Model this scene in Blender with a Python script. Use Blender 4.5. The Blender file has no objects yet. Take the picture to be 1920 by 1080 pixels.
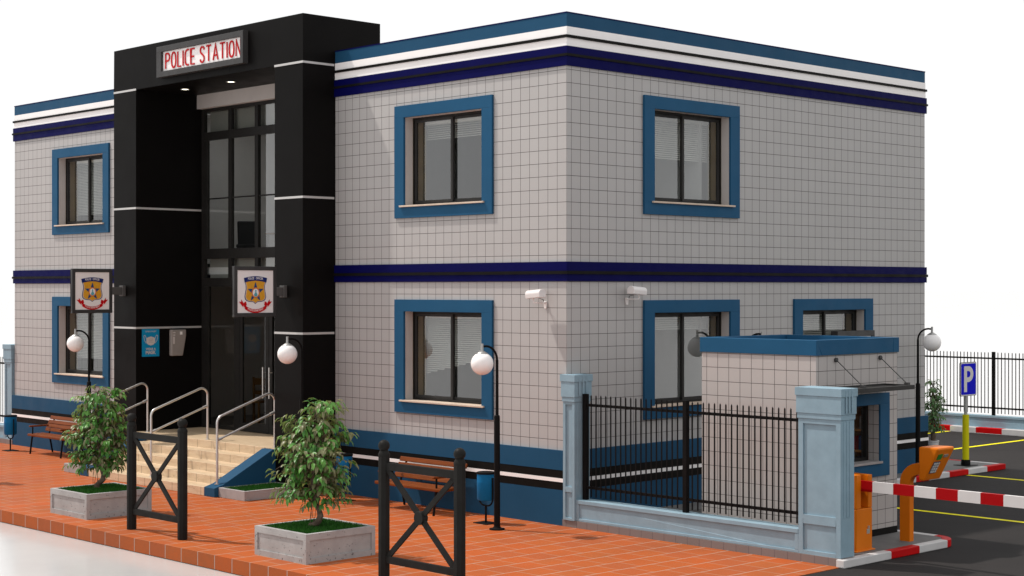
import bpy, bmesh, math, random
from mathutils import Vector, Matrix
random.seed(7)
sc = bpy.context.scene
C = sc.collection
PI = math.pi

# ------------------------------------------------------------------ helpers
class MB:
    """collects geometry that becomes ONE mesh object"""
    def __init__(s): s.v = []; s.f = []; s.m = []; s.sm = []
    def add(s, vs, fs, mi=0, smooth=False):
        b = len(s.v); s.v += [tuple(p) for p in vs]
        for f in fs:
            s.f.append([b + i for i in f]); s.m.append(mi); s.sm.append(smooth)
        return s
    def box(s, x0, x1, y0, y1, z0, z1, mi=0):
        vs = [(x, y, z) for x in (x0, x1) for y in (y0, y1) for z in (z0, z1)]
        return s.add(vs, [(0,1,3,2),(4,6,7,5),(0,4,5,1),(2,3,7,6),(0,2,6,4),(1,5,7,3)], mi)
    def prism(s, poly, ext, mi=0, mside=None):
        n = len(poly); e = Vector(ext)
        vs = [Vector(p) for p in poly] + [Vector(p) + e for p in poly]
        ms = mi if mside is None else mside
        s.add(vs, [tuple(range(n))[::-1], tuple(range(n, 2*n))], mi)
        return s.add(vs, [(i, (i+1) % n, n+(i+1) % n, n+i) for i in range(n)], ms)
    def face(s, pts, mi=0): return s.add(pts, [tuple(range(len(pts)))], mi)
    def tube(s, path, r, n=10, mi=0, smooth=True, caps=True):
        path = [Vector(p) for p in path]; k = len(path)
        rs = r if isinstance(r, (list, tuple)) else [r]*k
        vs = []; up = None
        for i, p in enumerate(path):
            t = (path[min(i+1, k-1)] - path[max(i-1, 0)]).normalized()
            if up is None:
                up = Vector((0,0,1)) if abs(t.z) < .9 else Vector((1,0,0))
            a = t.cross(up).normalized(); b = a.cross(t).normalized(); up = b
            for j in range(n):
                q = 2*PI*j/n
                vs.append(p + (a*math.cos(q) + b*math.sin(q))*rs[i])
        fs = [(i*n+j, i*n+(j+1) % n, (i+1)*n+(j+1) % n, (i+1)*n+j) for i in range(k-1) for j in range(n)]
        s.add(vs, fs, mi, smooth)
        if caps:
            s.add(vs[:n], [tuple(range(n))[::-1]], mi); s.add(vs[-n:], [tuple(range(n))], mi)
        return s
    def lathe(s, prof, c=(0,0,0), n=24, mi=0, smooth=True):
        vs = []; k = len(prof); c = Vector(c)
        for r, z in prof:
            for j in range(n):
                q = 2*PI*j/n; vs.append(c + Vector((r*math.cos(q), r*math.sin(q), z)))
        fs = [(i*n+j, i*n+(j+1) % n, (i+1)*n+(j+1) % n, (i+1)*n+j) for i in range(k-1) for j in range(n)]
        s.add(vs, fs, mi, smooth)
        if prof[0][0] > 1e-6: s.add(vs[:n], [tuple(range(n))[::-1]], mi)
        if prof[-1][0] > 1e-6: s.add(vs[-n:], [tuple(range(n))], mi)
        return s
    def sphere(s, c, r, n=24, k=14, mi=0, sz=1.0):
        return s.lathe([(max(r*math.sin(PI*i/k), 1e-7), -r*sz*math.cos(PI*i/k)) for i in range(k+1)], c, n, mi)

def obj(name, mb, mats, parent=None, bevel=0.0, loc=None, label=None):
    me = bpy.data.meshes.new(name)
    me.from_pydata(mb.v, [], mb.f)
    if not isinstance(mats, (list, tuple)): mats = [mats]
    for m in mats: me.materials.append(m)
    me.polygons.foreach_set('material_index', mb.m)
    me.polygons.foreach_set('use_smooth', mb.sm)
    me.update()
    bm = bmesh.new(); bm.from_mesh(me)
    bmesh.ops.remove_doubles(bm, verts=bm.verts, dist=1e-5)
    bmesh.ops.recalc_face_normals(bm, faces=bm.faces)
    bm.to_mesh(me); bm.free()
    if any(mb.sm): me.set_sharp_from_angle(angle=math.radians(40))
    o = bpy.data.objects.new(name, me); C.objects.link(o)
    if parent: o.parent = parent
    if loc: o.location = loc
    if label: o['label'] = label
    if bevel:
        b = o.modifiers.new('bevel', 'BEVEL'); b.width = bevel; b.segments = 2
        b.limit_method = 'ANGLE'; b.angle_limit = math.radians(40); b.harden_normals = False
    return o

def thing(name, label, cat, loc=(0,0,0), rz=0.0, group=None):
    o = bpy.data.objects.new(name, None); C.objects.link(o)
    o.empty_display_size = .2
    o.location = loc; o.rotation_euler = (0,0,rz); o['label'] = label; o['category'] = cat
    if group: o['group'] = group
    return o

def tag(o, label, cat, group=None, kind=None):
    o['label'] = label; o['category'] = cat
    if group: o['group'] = group
    if kind: o['kind'] = kind
    return o

def struct(name, mb, mats, bevel=0.0):
    o = obj(name, mb, mats, None, bevel); o['kind'] = 'structure'; return o

def dup(root, loc, rz=None, label=None):
    r = root.copy(); C.objects.link(r); r.location = loc
    if rz is not None: r.rotation_euler = (0,0,rz)
    if label: r['label'] = label
    def kids(a, b):
        for ch in list(a.children):
            c = ch.copy(); C.objects.link(c); c.parent = b; kids(ch, c)
    kids(root, r)
    return r

# 2-D drawing on a plane: o + r*x + u*y, lifted along n
class Plane:
    def __init__(s, o, r, u): s.o = Vector(o); s.r = Vector(r).normalized(); s.u = Vector(u).normalized(); s.n = s.r.cross(s.u)
    def p(s, x, y, h=0.0): return s.o + s.r*x + s.u*y + s.n*h
    def poly(s, mb, pts, h=0.0, t=0.0, mi=0):
        if t: mb.prism([s.p(x, y, h) for x, y in pts], s.n*t, mi)
        else: mb.face([s.p(x, y, h) for x, y in pts], mi)
    def stroke(s, mb, pts, w, h=0.0, t=0.0, mi=0):
        n = len(pts); L = []; R = []
        for i, (x, y) in enumerate(pts):
            a = Vector(pts[max(i-1, 0)]); b = Vector(pts[min(i+1, n-1)])
            d = (b-a).normalized(); q = Vector((-d.y, d.x))*w/2
            if 0 < i < n-1:
                d1 = (Vector(pts[i])-a).normalized(); cs = max(.5, d1.dot(d)); q = q/cs
            L.append((x+q.x, y+q.y)); R.append((x-q.x, y-q.y))
        for i in range(n-1):
            s.poly(mb, [R[i], R[i+1], L[i+1], L[i]], h, t, mi)

def text_into(mb, pl, body, cx, cy, w, hgt, h, mi=0, bold=0.0, curve=None):
    """flat lettering fitted into a w x hgt box centred on (cx, cy) of plane pl"""
    cu = bpy.data.curves.new('t', 'FONT'); cu.body = body; cu.size = 1.0
    cu.offset = bold; cu.resolution_u = 3
    o = bpy.data.objects.new('t', cu); C.objects.link(o)
    dg = bpy.context.evaluated_depsgraph_get(); dg.update()
    me = bpy.data.meshes.new_from_object(o.evaluated_get(dg))
    xs = [v.co.x for v in me.vertices]; ys = [v.co.y for v in me.vertices]
    x0, x1, y0, y1 = min(xs), max(xs), min(ys), max(ys)
    vs = []
    for v in me.vertices:
        x = (v.co.x-(x0+x1)/2)/(x1-x0)*w; y = (v.co.y-(y0+y1)/2)/(y1-y0)*hgt
        if curve: y += curve(x)
        vs.append(pl.p(cx+x, cy+y, h))
    mb.add(vs, [tuple(p.vertices) for p in me.polygons], mi)
    bpy.data.objects.remove(o); bpy.data.curves.remove(cu); bpy.data.meshes.remove(me)

# ------------------------------------------------------------------ materials
class NG:
    def __init__(s, name):
        s.m = bpy.data.materials.new(name); s.m.use_nodes = True
        s.t = s.m.node_tree; s.b = s.t.nodes['Principled BSDF']; s.out = s.t.nodes['Material Output']
    def n(s, typ, **kw):
        nd = s.t.nodes.new(typ)
        for k, v in kw.items(): setattr(nd, k, v)
        return nd
    def l(s, a, b): s.t.links.new(a, b)
    def val(s, sock, v):
        if hasattr(v, 'is_linked') or hasattr(v, 'links'): s.l(v, sock)
        else: sock.default_value = v
    def math(s, op, a, b=None, c=None, clamp=False):
        nd = s.n('ShaderNodeMath', operation=op, use_clamp=clamp)
        s.val(nd.inputs[0], a)
        if b is not None: s.val(nd.inputs[1], b)
        if c is not None: s.val(nd.inputs[2], c)
        return nd.outputs[0]
    def mix(s, f, a, b, mode='MIX'):
        nd = s.n('ShaderNodeMix', data_type='RGBA', blend_type=mode)
        s.val(nd.inputs[0], f)
        s.val(nd.inputs[6], a if not isinstance(a, tuple) else (*a[:3], 1))
        s.val(nd.inputs[7], b if not isinstance(b, tuple) else (*b[:3], 1))
        return nd.outputs[2]
    def noise(s, vec, scale, detail=4, rough=.6):
        nd = s.n('ShaderNodeTexNoise'); nd.inputs['Scale'].default_value = scale
        nd.inputs['Detail'].default_value = detail; nd.inputs['Roughness'].default_value = rough
        s.l(vec, nd.inputs['Vector']); return nd.outputs[0]
    def ramp(s, f, a, b, lo=0.0, hi=1.0):
        nd = s.n('ShaderNodeMapRange'); s.l(f, nd.inputs[0])
        nd.inputs[1].default_value = a; nd.inputs[2].default_value = b
        nd.inputs[3].default_value = lo; nd.inputs[4].default_value = hi
        return nd.outputs[0]
    def bump(s, h, st=.3, dist=.01):
        nd = s.n('ShaderNodeBump'); nd.inputs['Strength'].default_value = st
        nd.inputs['Distance'].default_value = dist; s.l(h, nd.inputs['Height'])
        s.l(nd.outputs[0], s.b.inputs['Normal'])
    def obco(s): return s.n('ShaderNodeTexCoord').outputs['Object']
    def pos(s):
        g = s.n('ShaderNodeNewGeometry'); a = s.n('ShaderNodeSeparateXYZ'); s.l(g.outputs['Position'], a.inputs[0])
        b = s.n('ShaderNodeSeparateXYZ'); s.l(g.outputs['True Normal'], b.inputs[0])
        return g, a.outputs, b.outputs

def mat(name, col, rough=.55, metal=0.0, var=.08, scale=3.0, bump=0.0, bscale=80.0, spec=.22, rvar=.1, bdist=.004):
    g = NG(name); co = g.obco()
    n1 = g.noise(co, scale, 5)
    lo = tuple(c*(1-var) for c in col); hi = tuple(min(1, c*(1+var)) for c in col)
    g.l(g.mix(g.ramp(n1, .3, .7), lo, hi), g.b.inputs['Base Color'])
    g.l(g.ramp(g.noise(co, scale*2.3, 3), .3, .7, max(.02, rough-rvar), min(1, rough+rvar)), g.b.inputs['Roughness'])
    g.b.inputs['Metallic'].default_value = metal
    g.b.inputs['Specular IOR Level'].default_value = spec
    if bump: g.bump(g.noise(co, bscale, 4), bump, bdist)
    return g.m

def glow(name, col, st):
    g = NG(name); g.b.inputs['Base Color'].default_value = (*col, 1)
    g.b.inputs['Emission Color'].default_value = (*col, 1); g.b.inputs['Emission Strength'].default_value = st
    return g.m

def tile_wall(name, col, size=.2, px=0.0, py=.1, pz=.081, w=.0065, line=(.075,.069,.065)):
    g = NG(name); geo, P, N = g.pos()
    isx = g.math('GREATER_THAN', g.math('ABSOLUTE', N[1]), .5)
    ux = g.math('DIVIDE', g.math('SUBTRACT', P[0], px), size)
    uy = g.math('DIVIDE', g.math('SUBTRACT', P[1], py), size)
    u = g.math('ADD', g.math('MULTIPLY', ux, isx), g.math('MULTIPLY', uy, g.math('SUBTRACT', 1.0, isx)))
    v = g.math('DIVIDE', g.math('SUBTRACT', P[2], pz), size)
    def dist(a): return g.math('MULTIPLY', g.math('PINGPONG', a, .5), size)
    d = g.math('MINIMUM', dist(u), dist(v))
    k = g.ramp(d, w*.42, w*.75)
    cx = g.n('ShaderNodeCombineXYZ'); g.l(g.math('FLOOR', u), cx.inputs[0]); g.l(g.math('FLOOR', v), cx.inputs[1]); g.l(isx, cx.inputs[2])
    wn = g.n('ShaderNodeTexWhiteNoise', noise_dimensions='3D'); g.l(cx.outputs[0], wn.inputs[0])
    big = g.noise(geo.outputs['Position'], .7, 4)
    tone = g.math('ADD', g.math('MULTIPLY', wn.outputs[0], .07), g.math('MULTIPLY', big, .10))
    c1 = g.mix(tone, tuple(c*1.05 for c in col), tuple(c*.45 for c in col))
    g.l(g.mix(k, line, c1), g.b.inputs['Base Color'])
    g.l(g.ramp(k, 0, 1, .8, .45), g.b.inputs['Roughness']); g.b.inputs['Specular IOR Level'].default_value = .25
    g.bump(k, .5, .003)
    return g.m

def paving(name):
    g = NG(name); geo, P, N = g.pos()
    S = .411
    row = g.math('DIVIDE', g.math('ADD', P[0], .15), S)          # columns across X
    fr = g.math('FLOOR', row)
    off = g.math('MULTIPLY', g.math('MODULO', g.math('ABSOLUTE', fr), 2.0), .5)
    v = g.math('ADD', g.math('DIVIDE', g.math('ADD', P[1], 5.335), S), off)
    flat = g.math('GREATER_THAN', g.math('ABSOLUTE', N[2]), .5)
    du = g.math('MULTIPLY', g.math('PINGPONG', row, .5), S)
    dv = g.math('MULTIPLY', g.math('PINGPONG', v, .5), S)
    dv = g.math('ADD', dv, g.math('MULTIPLY', g.math('SUBTRACT', 1.0, flat), 1.0))
    ku = g.ramp(du, .006, .010); kv = g.ramp(dv, .006, .011)
    cx = g.n('ShaderNodeCombineXYZ'); g.l(fr, cx.inputs[0]); g.l(g.math('FLOOR', v), cx.inputs[1])
    wn = g.n('ShaderNodeTexWhiteNoise', noise_dimensions='3D'); g.l(cx.outputs[0], wn.inputs[0])
    mp = g.n('ShaderNodeMapping'); mp.inputs['Scale'].default_value = (4, 1.2, 4); g.l(geo.outputs['Position'], mp.inputs[0])
    n1 = g.noise(mp.outputs[0], 2.2, 6, .65); n2 = g.noise(geo.outputs['Position'], .6, 3)
    c = g.mix(g.ramp(n1, .3, .72), (.46,.102,.020), (.36,.108,.036))
    c = g.mix(g.math('MULTIPLY', wn.outputs[0], .55), c, (.48,.082,.016))
    c = g.mix(g.math('MULTIPLY', g.math('GREATER_THAN', wn.outputs[0], .72), .35), c, (.30,.10,.045))
    c = g.mix(g.ramp(n2, .35, .7, 0, .40), c, (.24,.075,.030))
    c = g.mix(kv, (.38,.20,.125), c)
    c = g.mix(ku, (.40,.30,.24), c)
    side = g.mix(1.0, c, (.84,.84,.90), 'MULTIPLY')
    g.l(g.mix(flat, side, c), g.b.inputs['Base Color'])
    k = g.math('MINIMUM', ku, kv)
    g.l(g.ramp(n1, .2, .8, .5, .7), g.b.inputs['Roughness'])
    g.b.inputs['Specular IOR Level'].default_value = .08
    g.bump(g.math('ADD', k, g.math('MULTIPLY', n1, .3)), .35, .004)
    return g.m

def stair_stone(name):
    g = NG(name); geo, P, N = g.pos()
    mp = g.n('ShaderNodeMapping'); mp.inputs['Scale'].default_value = (1, 5, 6); g.l(geo.outputs['Position'], mp.inputs[0])
    n1 = g.noise(mp.outputs[0], 2.5, 7, .65); n2 = g.noise(geo.outputs['Position'], 28, 3)
    c = g.mix(g.ramp(n1, .28, .72), (.50,.36,.22), (.68,.53,.36))
    pit = g.ramp(n2, .30, .36)
    c = g.mix(pit, (.34,.24,.15), c)
    rise = g.math('GREATER_THAN', g.math('ABSOLUTE', N[1]), .5)
    stp = g.math('FLOOR', g.math('DIVIDE', P[2], .1501))
    u = g.math('ADD', g.math('DIVIDE', P[0], .46), g.math('MULTIPLY', stp, .37))
    d = g.math('MULTIPLY', g.math('PINGPONG', u, .5), .46)
    k = g.ramp(d, .004, .008)
    c = g.mix(g.math('MAXIMUM', k, g.math('SUBTRACT', 1.0, g.math('MULTIPLY', rise, .85))), (.16,.11,.07), c)
    g.l(c, g.b.inputs['Base Color']); g.b.inputs['Roughness'].default_value = .45
    g.bump(g.math('MULTIPLY', pit, k), .4, .003)
    return g.m

def asphalt(name):
    g = NG(name); geo, P, N = g.pos(); p = geo.outputs['Position']
    n1 = g.noise(p, .5, 5); n2 = g.noise(p, 180, 2); n3 = g.noise(p, 3, 5)
    c = g.mix(g.ramp(n1, .3, .7), (.017,.0155,.0155), (.027,.0245,.024))
    c = g.mix(g.ramp(n2, .5, .75, 0, .5), c, (.06,.056,.053))
    c = g.mix(g.ramp(n3, .5, .75, 0, .3), c, (.018,.017,.017))
    g.l(c, g.b.inputs['Base Color']); g.b.inputs['Roughness'].default_value = .85
    g.b.inputs['Specular IOR Level'].default_value = .12
    g.bump(n2, .5, .004)
    return g.m

def concrete(name, col, pits=True):
    g = NG(name); co = g.obco()
    n1 = g.noise(co, 3.5, 6, .65); n2 = g.noise(co, 34, 3, .5); nm = g.noise(co, 5, 3)
    c = g.mix(g.ramp(n1, .3, .7), tuple(x*.82 for x in col), tuple(x*1.1 for x in col))
    if pits:
        pit = g.math('MAXIMUM', g.ramp(n2, .31, .37), g.math('GREATER_THAN', .46, nm))
        c = g.mix(pit, tuple(x*.33 for x in col), c)
        g.bump(g.math('ADD', pit, g.math('MULTIPLY', n1, .4)), .5, .006)
    else: g.bump(n1, .3, .005)
    g.l(c, g.b.inputs['Base Color']); g.b.inputs['Roughness'].default_value = .75
    g.b.inputs['Specular IOR Level'].default_value = .3
    return g.m

def wood(name, a, b, axis=0):
    g = NG(name); co = g.obco()
    mp = g.n('ShaderNodeMapping'); s = [22, 22, 22]; s[axis] = 1.6; mp.inputs['Scale'].default_value = s
    g.l(co, mp.inputs[0]); n1 = g.noise(mp.outputs[0], 1.4, 6, .6)
    g.l(g.mix(g.ramp(n1, .3, .7), a, b), g.b.inputs['Base Color']); g.b.inputs['Roughness'].default_value = .4; g.b.inputs['Specular IOR Level'].default_value = .12
    g.bump(n1, .15, .002)
    return g.m

def glass(name, refl=.12, tint=(.86,.89,.88)):
    g = NG(name); t = g.t; t.nodes.remove(g.b)
    tr = g.n('ShaderNodeBsdfTransparent'); tr.inputs[0].default_value = (*tint, 1)
    gl = g.n('ShaderNodeBsdfGlossy'); gl.inputs['Roughness'].default_value = .006
    gl.inputs['Color'].default_value = (.95,.96,.97,1)
    lw = g.n('ShaderNodeLayerWeight'); lw.inputs[0].default_value = .5
    f = g.math('ADD', g.math('MULTIPLY', g.math('POWER', lw.outputs['Facing'], 5.0), .9), refl, clamp=True)
    mx = g.n('ShaderNodeMixShader'); g.l(f, mx.inputs[0]); g.l(tr.outputs[0], mx.inputs[1]); g.l(gl.outputs[0], mx.inputs[2])
    g.l(mx.outputs[0], g.out.inputs[0])
    return g.m

def leaf(name, a, b, back):
    g = NG(name); geo = g.n('ShaderNodeNewGeometry')
    r = geo.outputs['Random Per Island']
    c = g.mix(r, a, b)
    c = g.mix(g.math('GREATER_THAN', g.math('FRACT', g.math('MULTIPLY', r, 37.0)), .62), c, tuple(x*.85 for x in back))
    c = g.mix(g.math('MULTIPLY', geo.outputs['Backfacing'], .75), c, back)
    g.l(c, g.b.inputs['Base Color']); g.b.inputs['Roughness'].default_value = .40
    g.b.inputs['Specular IOR Level'].default_value = .38
    tl = g.n('ShaderNodeBsdfTranslucent'); g.l(g.mix(.5, c, (.16,.30,.03)), tl.inputs[0])
    mx = g.n('ShaderNodeMixShader'); mx.inputs[0].default_value = .30
    g.l(g.b.outputs[0], mx.inputs[1]); g.l(tl.outputs[0], mx.inputs[2]); g.l(mx.outputs[0], g.out.inputs[0])
    return g.m

def grassm(name):
    g = NG(name); geo = g.n('ShaderNodeNewGeometry')
    g.l(g.mix(geo.outputs['Random Per Island'], (.012,.070,.006), (.030,.150,.012)), g.b.inputs['Base Color'])
    g.b.inputs['Roughness'].default_value = .6; g.b.inputs['Specular IOR Level'].default_value = .2
    return g.m

M = {}
M['tile'] = tile_wall('wall_tile', (.420,.408,.402))
M['boothtile'] = tile_wall('booth_tile', (.435,.405,.39), px=.047, py=.02, pz=.055)
M['base_tile'] = tile_wall('base_tile', (.20,.168,.158), size=.215, px=.05, py=0, pz=-.05, line=(.12,.10,.10))
M['cream'] = mat('cream_plaster', (.50,.465,.445), .7, var=.04, bump=.1)
M['blue'] = mat('blue_paint', (.0155,.070,.140), .5, spec=.08, var=.06, scale=1.2, bump=.06, bscale=160)
M['bluetrim'] = mat('blue_trim', (.016,.082,.168), .5, spec=.08, var=.05, scale=1.5, bump=.05, bscale=160)
M['navy'] = mat('navy_paint', (.0026,.0028,.060), .5, var=.06, spec=.04)
M['white'] = mat('white_paint', (.90,.87,.86), .5, var=.02, spec=.1)
M['black'] = mat('black_paint', (.008,.0072,.0065), .5, var=.15, spec=.06)
M['clad'] = mat('black_cladding', (.0058,.0053,.0051), .45, var=.15, scale=.8, spec=.05, rvar=.05)
M['steelstrip'] = mat('steel_strip', (.55,.54,.53), .38, .3, var=.05)
M['bronze'] = mat('dark_frame', (.016,.015,.014), .45, var=.15, spec=.15)
M['sash'] = mat('sash_grey', (.030,.029,.028), .45, var=.1, spec=.15)
M['lining'] = mat('brown_lining', (.24,.165,.06), .5, var=.15)
M['glass'] = glass('window_glass', .155)
M['doorglass'] = glass('door_glass', .05, (.60,.60,.58))
M['added_skyglass'] = glass('added_skylight_glass', .05, (.9,.92,.92))
M['blind'] = mat('blind_slat', (.66,.64,.60), .5, var=.03)
M['sill'] = concrete('sill_stone', (.62,.50,.40), False)
M['room'] = mat('room_wall', (.55,.54,.53), .8, var=.04)
M['backing'] = mat('backing_grey', (.27,.26,.235), .6, var=.05)
M['hallwall'] = mat('hall_wall', (.64,.62,.605), .8, var=.03)
M['clearglass'] = glass('booth_glass', .035, (.9,.9,.88))
M['roomfloor'] = mat('room_floor', (.35,.33,.31), .6)
M['stone'] = stair_stone('travertine')
M['chrome'] = mat('stainless', (.62,.60,.58), .32, .75, var=.03, scale=3, rvar=.04)
M['pave'] = paving('orange_paving')
M['asphalt'] = asphalt('asphalt')
M['islandtop'] = concrete('kerb_paving', (.15,.148,.145), False)
M['yellow'] = mat('yellow_line', (.80,.72,.008), .6, var=.12, scale=5, spec=.05)
M['kred'] = mat('red_kerb', (.48,.003,.004), .5, var=.1, spec=.08)
M['kwhite'] = mat('white_kerb', (.56,.55,.545), .55, var=.08, spec=.15)
M['ared'] = mat('red_arm', (.36,.004,.006), .45, var=.06, spec=.08)
M['awhite'] = mat('white_arm', (.66,.63,.62), .4, var=.04)
M['ltblue'] = mat('light_blue_stucco', (.24,.352,.422), .75, var=.08, scale=4, bump=.35, bscale=190, bdist=.003)
M['bar'] = mat('black_iron', (.0075,.007,.007), .5, var=.2, spec=.06)
M['iron'] = mat('grey_iron', (.0165,.016,.015), .5, var=.2, spec=.06, bump=.08, bscale=120)
M['planter'] = concrete('pitted_concrete', (.36,.355,.35))
M['bed'] = concrete('smooth_concrete', (.36,.335,.33), False)
M['grass'] = grassm('grass_blades')
M['soil'] = mat('soil', (.02,.04,.012), .9)
M['leaf'] = leaf('glossy_leaf', (.030,.150,.020), (.150,.37,.070), (.25,.25,.125))
M['vine'] = leaf('vine_leaf', (.06,.19,.055), (.17,.32,.13), (.20,.26,.13))
M['bark'] = mat('bark', (.13,.095,.070), .85, var=.35, scale=14, bump=.6, bscale=45, bdist=.01)
M['wood'] = wood('bench_wood', (.115,.026,.004), (.22,.055,.009))
M['bin'] = mat('bin_blue', (.005,.135,.32), .45, var=.08, spec=.1)
M['globe'] = mat('opal_globe', (.90,.88,.87), .22, var=.02)
M['galv'] = mat('galvanised', (.40,.40,.39), .4, .6, var=.08)
M['signframe'] = mat('sign_frame', (.052,.051,.051), .45, .2, var=.08)
M['signwhite'] = mat('sign_white', (.84,.80,.79), .35, var=.02)
M['lightbox'] = mat('lightbox_white', (.88,.84,.83), .3, var=.02)
M['red'] = mat('sign_red', (.52,.004,.008), .4, var=.03, spec=.1)
M['gold'] = mat('badge_gold', (.68,.33,.025), .5, var=.12, scale=30)
M['bnavy'] = mat('badge_navy', (.006,.018,.13), .5, var=.03)
M['bstar'] = mat('badge_blue', (.006,.055,.19), .5, var=.03)
M['borange'] = mat('badge_orange', (.65,.19,.03), .5, var=.03)
M['teal'] = mat('badge_teal', (.10,.36,.44), .5, var=.03)
M['poster'] = mat('poster_blue', (.004,.26,.50), .5, var=.03)
M['pwhite'] = mat('poster_white', (.60,.55,.53), .5, var=.02)
M['disp'] = mat('dispenser_grey', (.30,.27,.25), .4, var=.05)
M['orange'] = mat('orange_paint', (.66,.165,.006), .42, var=.06, scale=2, spec=.12)
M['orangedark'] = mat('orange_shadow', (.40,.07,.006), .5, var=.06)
M['green'] = glow('green_screen', (.01,.16,.015), .05)
M['key'] = mat('key_white', (.55,.55,.55), .4)
M['keypad'] = mat('keypad_dark', (.03,.035,.06), .4)
M['pblue'] = mat('parking_blue', (.0008,.0015,.56), .4, var=.02, spec=.05)
M['pyellow'] = mat('sleeve_yellow', (.62,.58,.008), .42, var=.05, spec=.1)
M['camwhite'] = mat('camera_white', (.76,.73,.72), .35, var=.02)
M['bracketgrey'] = mat('bracket_grey', (.085,.082,.08), .5, var=.06)
M['lens'] = mat('lens_black', (.008,.008,.01), .1, var=.0)
M['chair'] = mat('chair_black', (.010,.010,.011), .5)
M['deskwood'] = wood('desk_wood', (.18,.09,.03), (.28,.15,.05))
M['downlight'] = glow('downlight', (1,.97,.9), 1.0)
M['chipwood'] = wood('shelf_wood', (.55,.24,.05), (.68,.32,.09))
gfl = NG('studio_floor'); geo, P, N = gfl.pos()
gfl.l(gfl.mix(gfl.ramp(gfl.noise(geo.outputs['Position'], .25, 4), .3, .7), (.54,.535,.53), (.58,.575,.57)), gfl.b.inputs['Base Color'])
gfl.l(gfl.ramp(gfl.noise(geo.outputs['Position'], 1.3, 4), .3, .7, .14, .2), gfl.b.inputs['Roughness'])
gfl.b.inputs['Specular IOR Level'].default_value = .9
M['floor'] = gfl.m

# ------------------------------------------------------------------ setting
b = MB(); b.box(-1500, 1500, -1500, 1500, -.4, -.2)
struct('ground', b, M['floor'])
b = MB(); b.box(-27, 4.97, -5.335, .4, -.19, 0)
struct('pavement', b, M['pave'])
b = MB(); b.box(4.974, 34, -5.335, .02, -.19, -.008); b.box(-9, 34, .4, 18.66, -.19, -.008); b.box(4.974, 34, .02, .4, -.19, -.008)
struct('road', b, M['asphalt'])
# parking island by the booth
def rounded_island(x0, x1, y0, y1, r, n=10):
    p = [(x0, y0), (x1, y0), (x1, y1-r)]
    p += [(x1-r+r*math.cos(q), y1-r+r*math.sin(q)) for q in [PI/2*i/n for i in range(1, n)]]
    return p + [(x1-r, y1), (x0, y1)]
kw = .13
b = MB(); b.prism([(x, y, -.006) for x, y in rounded_island(1.9, 5.055-kw, .06, 2.70-kw, .22)], (0,0,.102))
struct('kerb_island', b, M['islandtop'])
b = MB()
def kerb_path(mb, outer, inner, mids, z0=-.006, z1=.10):
    """outer/inner: matching point lists; mids: material per segment"""
    n = len(outer)
    for i in range(n-1):
        a, c, d, e = outer[i], outer[i+1], inner[i+1], inner[i]
        mb.prism([(a[0],a[1],z0),(c[0],c[1],z0),(d[0],d[1],z0),(e[0],e[1],z0)], (0,0,z1-z0), mids[i])
xo, xi = 5.055, 5.055-kw
outer = [(xo,-.10),(xo,.97),(xo,1.65),(xo,2.35)]; inner = [(xi,-.10),(xi,.97),(xi,1.65),(xi,2.35)]; ms = [1,0,1]
R0 = .35
for i in range(1, 9):
    q = PI/2*i/8
    outer.append((xo-R0+R0*math.cos(q), 2.35+R0*math.sin(q))); inner.append((xo-R0+(R0-kw)*math.cos(q), 2.35+(R0-kw)*math.sin(q))); ms.append(0)
for k, x in enumerate((4.02, 3.34, 2.66, 1.9)):
    outer.append((x, 2.70)); inner.append((x, 2.70-kw)); ms.append(1 if k % 2 == 0 else 0)
kerb_path(b, outer, inner, ms)
o = struct('kerb', b, [M['kred'], M['kwhite']], .012)
# pavement along the side wall with kerb
b = MB(); b.box(-2.6, .60-kw, .40, 11.83-kw, -.006, .094); b.box(-2.6, .6-kw, .4, .401, -.006, .09)
struct('side_pavement', b, M['islandtop'])
b = MB(); cuts = [.4,1.1,1.8,2.5,3.2,3.9,4.6,5.3,6.0,6.7,7.2,7.95,8.60,9.05,9.75,10.43,11.12,11.83]
for i in range(len(cuts)-1):
    b.box(.60-kw, .60, cuts[i], cuts[i+1], -.006, .10, 2 if cuts[i] < 7.1 else 0 if (len(cuts)-i) % 2 == 0 else 1)
xs = [.60-kw, -.15, -.85, -1.55, -2.25, -2.6]
for i in range(5): b.box(xs[i+1], xs[i], 11.83-kw, 11.83, -.006, .10, 1 if i % 2 == 0 else 0)
struct('kerb', b, [M['kred'], M['kwhite'], M['islandtop']], .012)
b = MB(); X = -9.08; k = 1
while X < 30:
    b.box(X, X+.715, 18.66, 18.86, -.006, .13, k % 2); X += .715; k += 1
struct('kerb', b, [M['kred'], M['kwhite']], .01)
# painted parking lines, sheets 4 mm above the asphalt
def sheet(x0, x1, y0, y1): return MB().box(x0, x1, y0, y1, -.0045, -.004)
for a in ((1.9, 16, 5.29, 5.41), (.62, 16, 10.29, 10.41), (-4.85, -2.2, 14.56, 14.68)): struct('road_marking', sheet(*a), M['yellow'])
for X in (-4.79, -2.26, .27, 2.8, 5.33): struct('road_marking', sheet(X-.06, X+.06, 14.70, 18.60), M['yellow'])

# ------------------------------------------------------------------ police station
BL, BD, BH = -17.664, 9.846, 7.745
st = thing('police_station', 'two storey police station of pale tiles with navy bands and black entrance portal', 'building')

HF = [(-3.771,-1.85,4.955,6.432), (-3.771,-1.85,1.707,3.19), (-15.6,-13.65,4.955,6.432), (-15.6,-13.65,1.707,3.19)]
HS = [(1.961,3.874,4.955,6.432), (1.961,3.874,1.707,3.19), (5.887,7.807,1.707,3.19)]

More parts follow.
